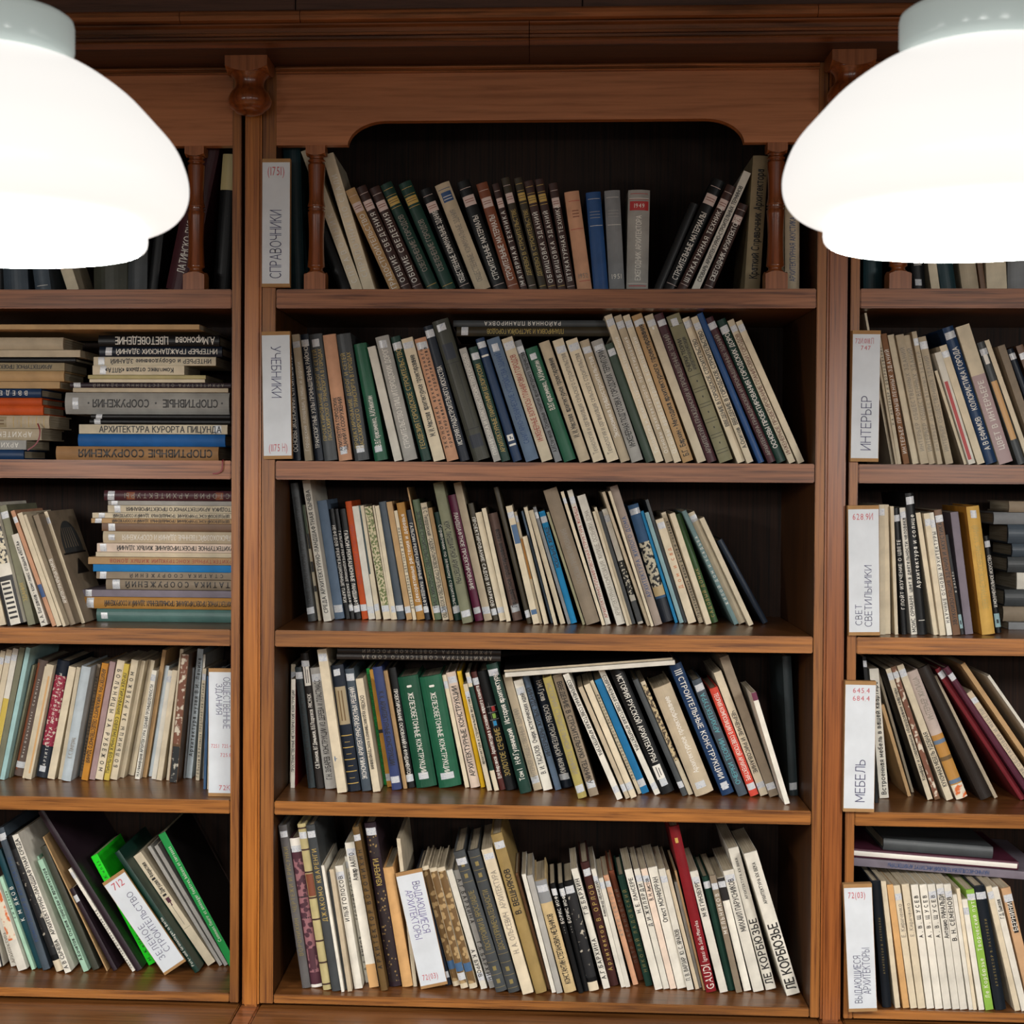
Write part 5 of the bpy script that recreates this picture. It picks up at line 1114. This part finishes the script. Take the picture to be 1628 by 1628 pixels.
lying(.2290, -.3286, .2940, .0035, .20, .060, .088, 'beige', '-', '', '-', 'beige magazine with dark cover on top of the slanting white one, middle fourth shelf', 'magazine', 'magazines on the row', name='magazine', ex=('cblack',))
lying(-.6000, .2425, .4450, .0085, .24, .030, 0, 'tan', '-', '', '-', 'long tan drawing folder lying on top of both stacks, left second shelf', 'folder', name='folder')
lying(.8800, -.7062, .3450, .0135, .24, .070, -.062, 'mauvegrey', 'b', 'НАУЧНО-ИССЛЕДОВАТЕЛЬСКИЙ ИНСТИТУТ АРХИТЕКТУРЫ', '-', 'blue grey album sloping on top of the row, right bottom shelf', 'album', name='album')
lying(.8280, -.6886, .2935, .0145, .22, .072, -.062, 'plum2', '-', '', '-', 'purple hardback album with white pages above the blue grey album', 'album', name='album', ex=('pageface',))
lying(.7860, -.6708, .1880, .0200, .16, .078, -.062, 'darkgrey', '-', '', '-', 'dark grey boxed volume lying topmost on the right bottom shelf pile', 'book')

def ribbon(pts, label):
    pts = smooth_prof3(pts); vs, fs = [], []
    for i, p in enumerate(pts):
        q = Vector(pts[min(i+1, len(pts)-1)]) - Vector(pts[max(i-1, 0)]); side = Vector((q.z, 0, -q.x)).normalized()*.0012
        for dy in (-.0003, .0003):
            for sgn in (-1, 1): vs.append(tuple(Vector(p) + side*sgn + Vector((0, dy, 0))))
        if i:
            a = 4*i
            for u, v in ((0, 1), (1, 3), (3, 2), (2, 0)): fs.append((a-4+u, a-4+v, a+v, a+u))
    fs += [(0, 1, 3, 2), tuple(len(vs)-4+k for k in (0, 2, 3, 1))]
    o = fix_normals(mesh('ribbon_bookmark', vs, fs, flat_mat('deepred'))); tag(o, label, 'bookmark')
def smooth_prof3(p, n=6):
    out = []
    for i in range(len(p)-1):
        a, b, c, d_ = p[max(i-1, 0)], p[i], p[i+1], p[min(i+2, len(p)-1)]
        for k in range(n):
            t = k/n; out.append(tuple(.5*(2*b[j] + (c[j]-a[j])*t + (2*a[j]-5*b[j]+4*c[j]-d_[j])*t*t + (3*b[j]-a[j]-3*c[j]+d_[j])*t**3) for j in range(3)))
    return out + [tuple(p[-1])]
ribbon([(-.560, .064, H0+.0165), (-.5540, .030, H0+.0142), (-.5515, .0005, H0+.0145), (-.5512, -.0030, H0+.006), (-.5530, -.0030, H0-.004), (-.5600, -.0030, H0-.0085), (-.5680, -.0035, H0-.0095)], 'dark red ribbon bookmark curling over the edge of the left second shelf')
ribbon([(-.898, .062, H0+.078), (-.8925, .058, H0+.066), (-.8935, .057, H0+.052), (-.900, .056, H0+.040), (-.914, .055, H0+.030)], 'dark red ribbon bookmark hanging from the left stack, second shelf')

# ---------------------------------------------------------------- finish lettering
for k, root, u0, u1, v0, v1, way, arc, tc, lim in PENDING:
    capm = min((u1-u0)*.98, lim)
    place_text(k, root, u0, u1, v0, v1, way, lambda X, a=arc: a(X)-.0009, flat_mat(tc if tc in PAL else 'k'), capmax=capm)
for sx, sy, sz, w, h, lean, texts, label in SIGNS:
    vs = [(x, y, z) for z in (0, h) for x, y in ((-w/2, 0), (w/2, 0), (w/2, .004), (-w/2, .004))]
    fs = [(0, 1, 2, 3), (7, 6, 5, 4), (0, 4, 5, 1), (1, 5, 6, 2), (2, 6, 7, 3), (3, 7, 4, 0)]
    if sy < 0:   # folded card caps reach back to the shelf front
        vs = [(x, y, z) for z in (0, h) for x, y in ((-w/2, 0), (w/2, 0), (w/2, .0125), (-w/2, .0125))]
    root = mesh('section_sign', vs, fs, M_BOARD)
    root.location = (sx, sy, H0+sz+.0005 + (w/2*math.sin(lean) if lean > 0 else w/2*math.sin(-lean))); root.rotation_euler = (0, lean, 0)
    m0 = .026*h if sy < 0 or True else 0
    ps = [(-w/2+.0006, -.0004, m0), (w/2-.0006, -.0004, m0), (w/2-.0006, -.0004, h-.02*h-.002), (-w/2+.0006, -.0004, h-.02*h-.002)]
    mesh('paper', ps, [(0, 1, 2, 3)], M_CARD, parent=root)
    for s_, way, u0, u1, v0, v1, c in texts:
        place_text((s_, .09), root, -w/2+u0*w, -w/2+u1*w, v0*h, v1*h, way, lambda X: -.0009, flat_mat(c), name='word')
    tag(root, label, 'sign', 'handwritten section signs')
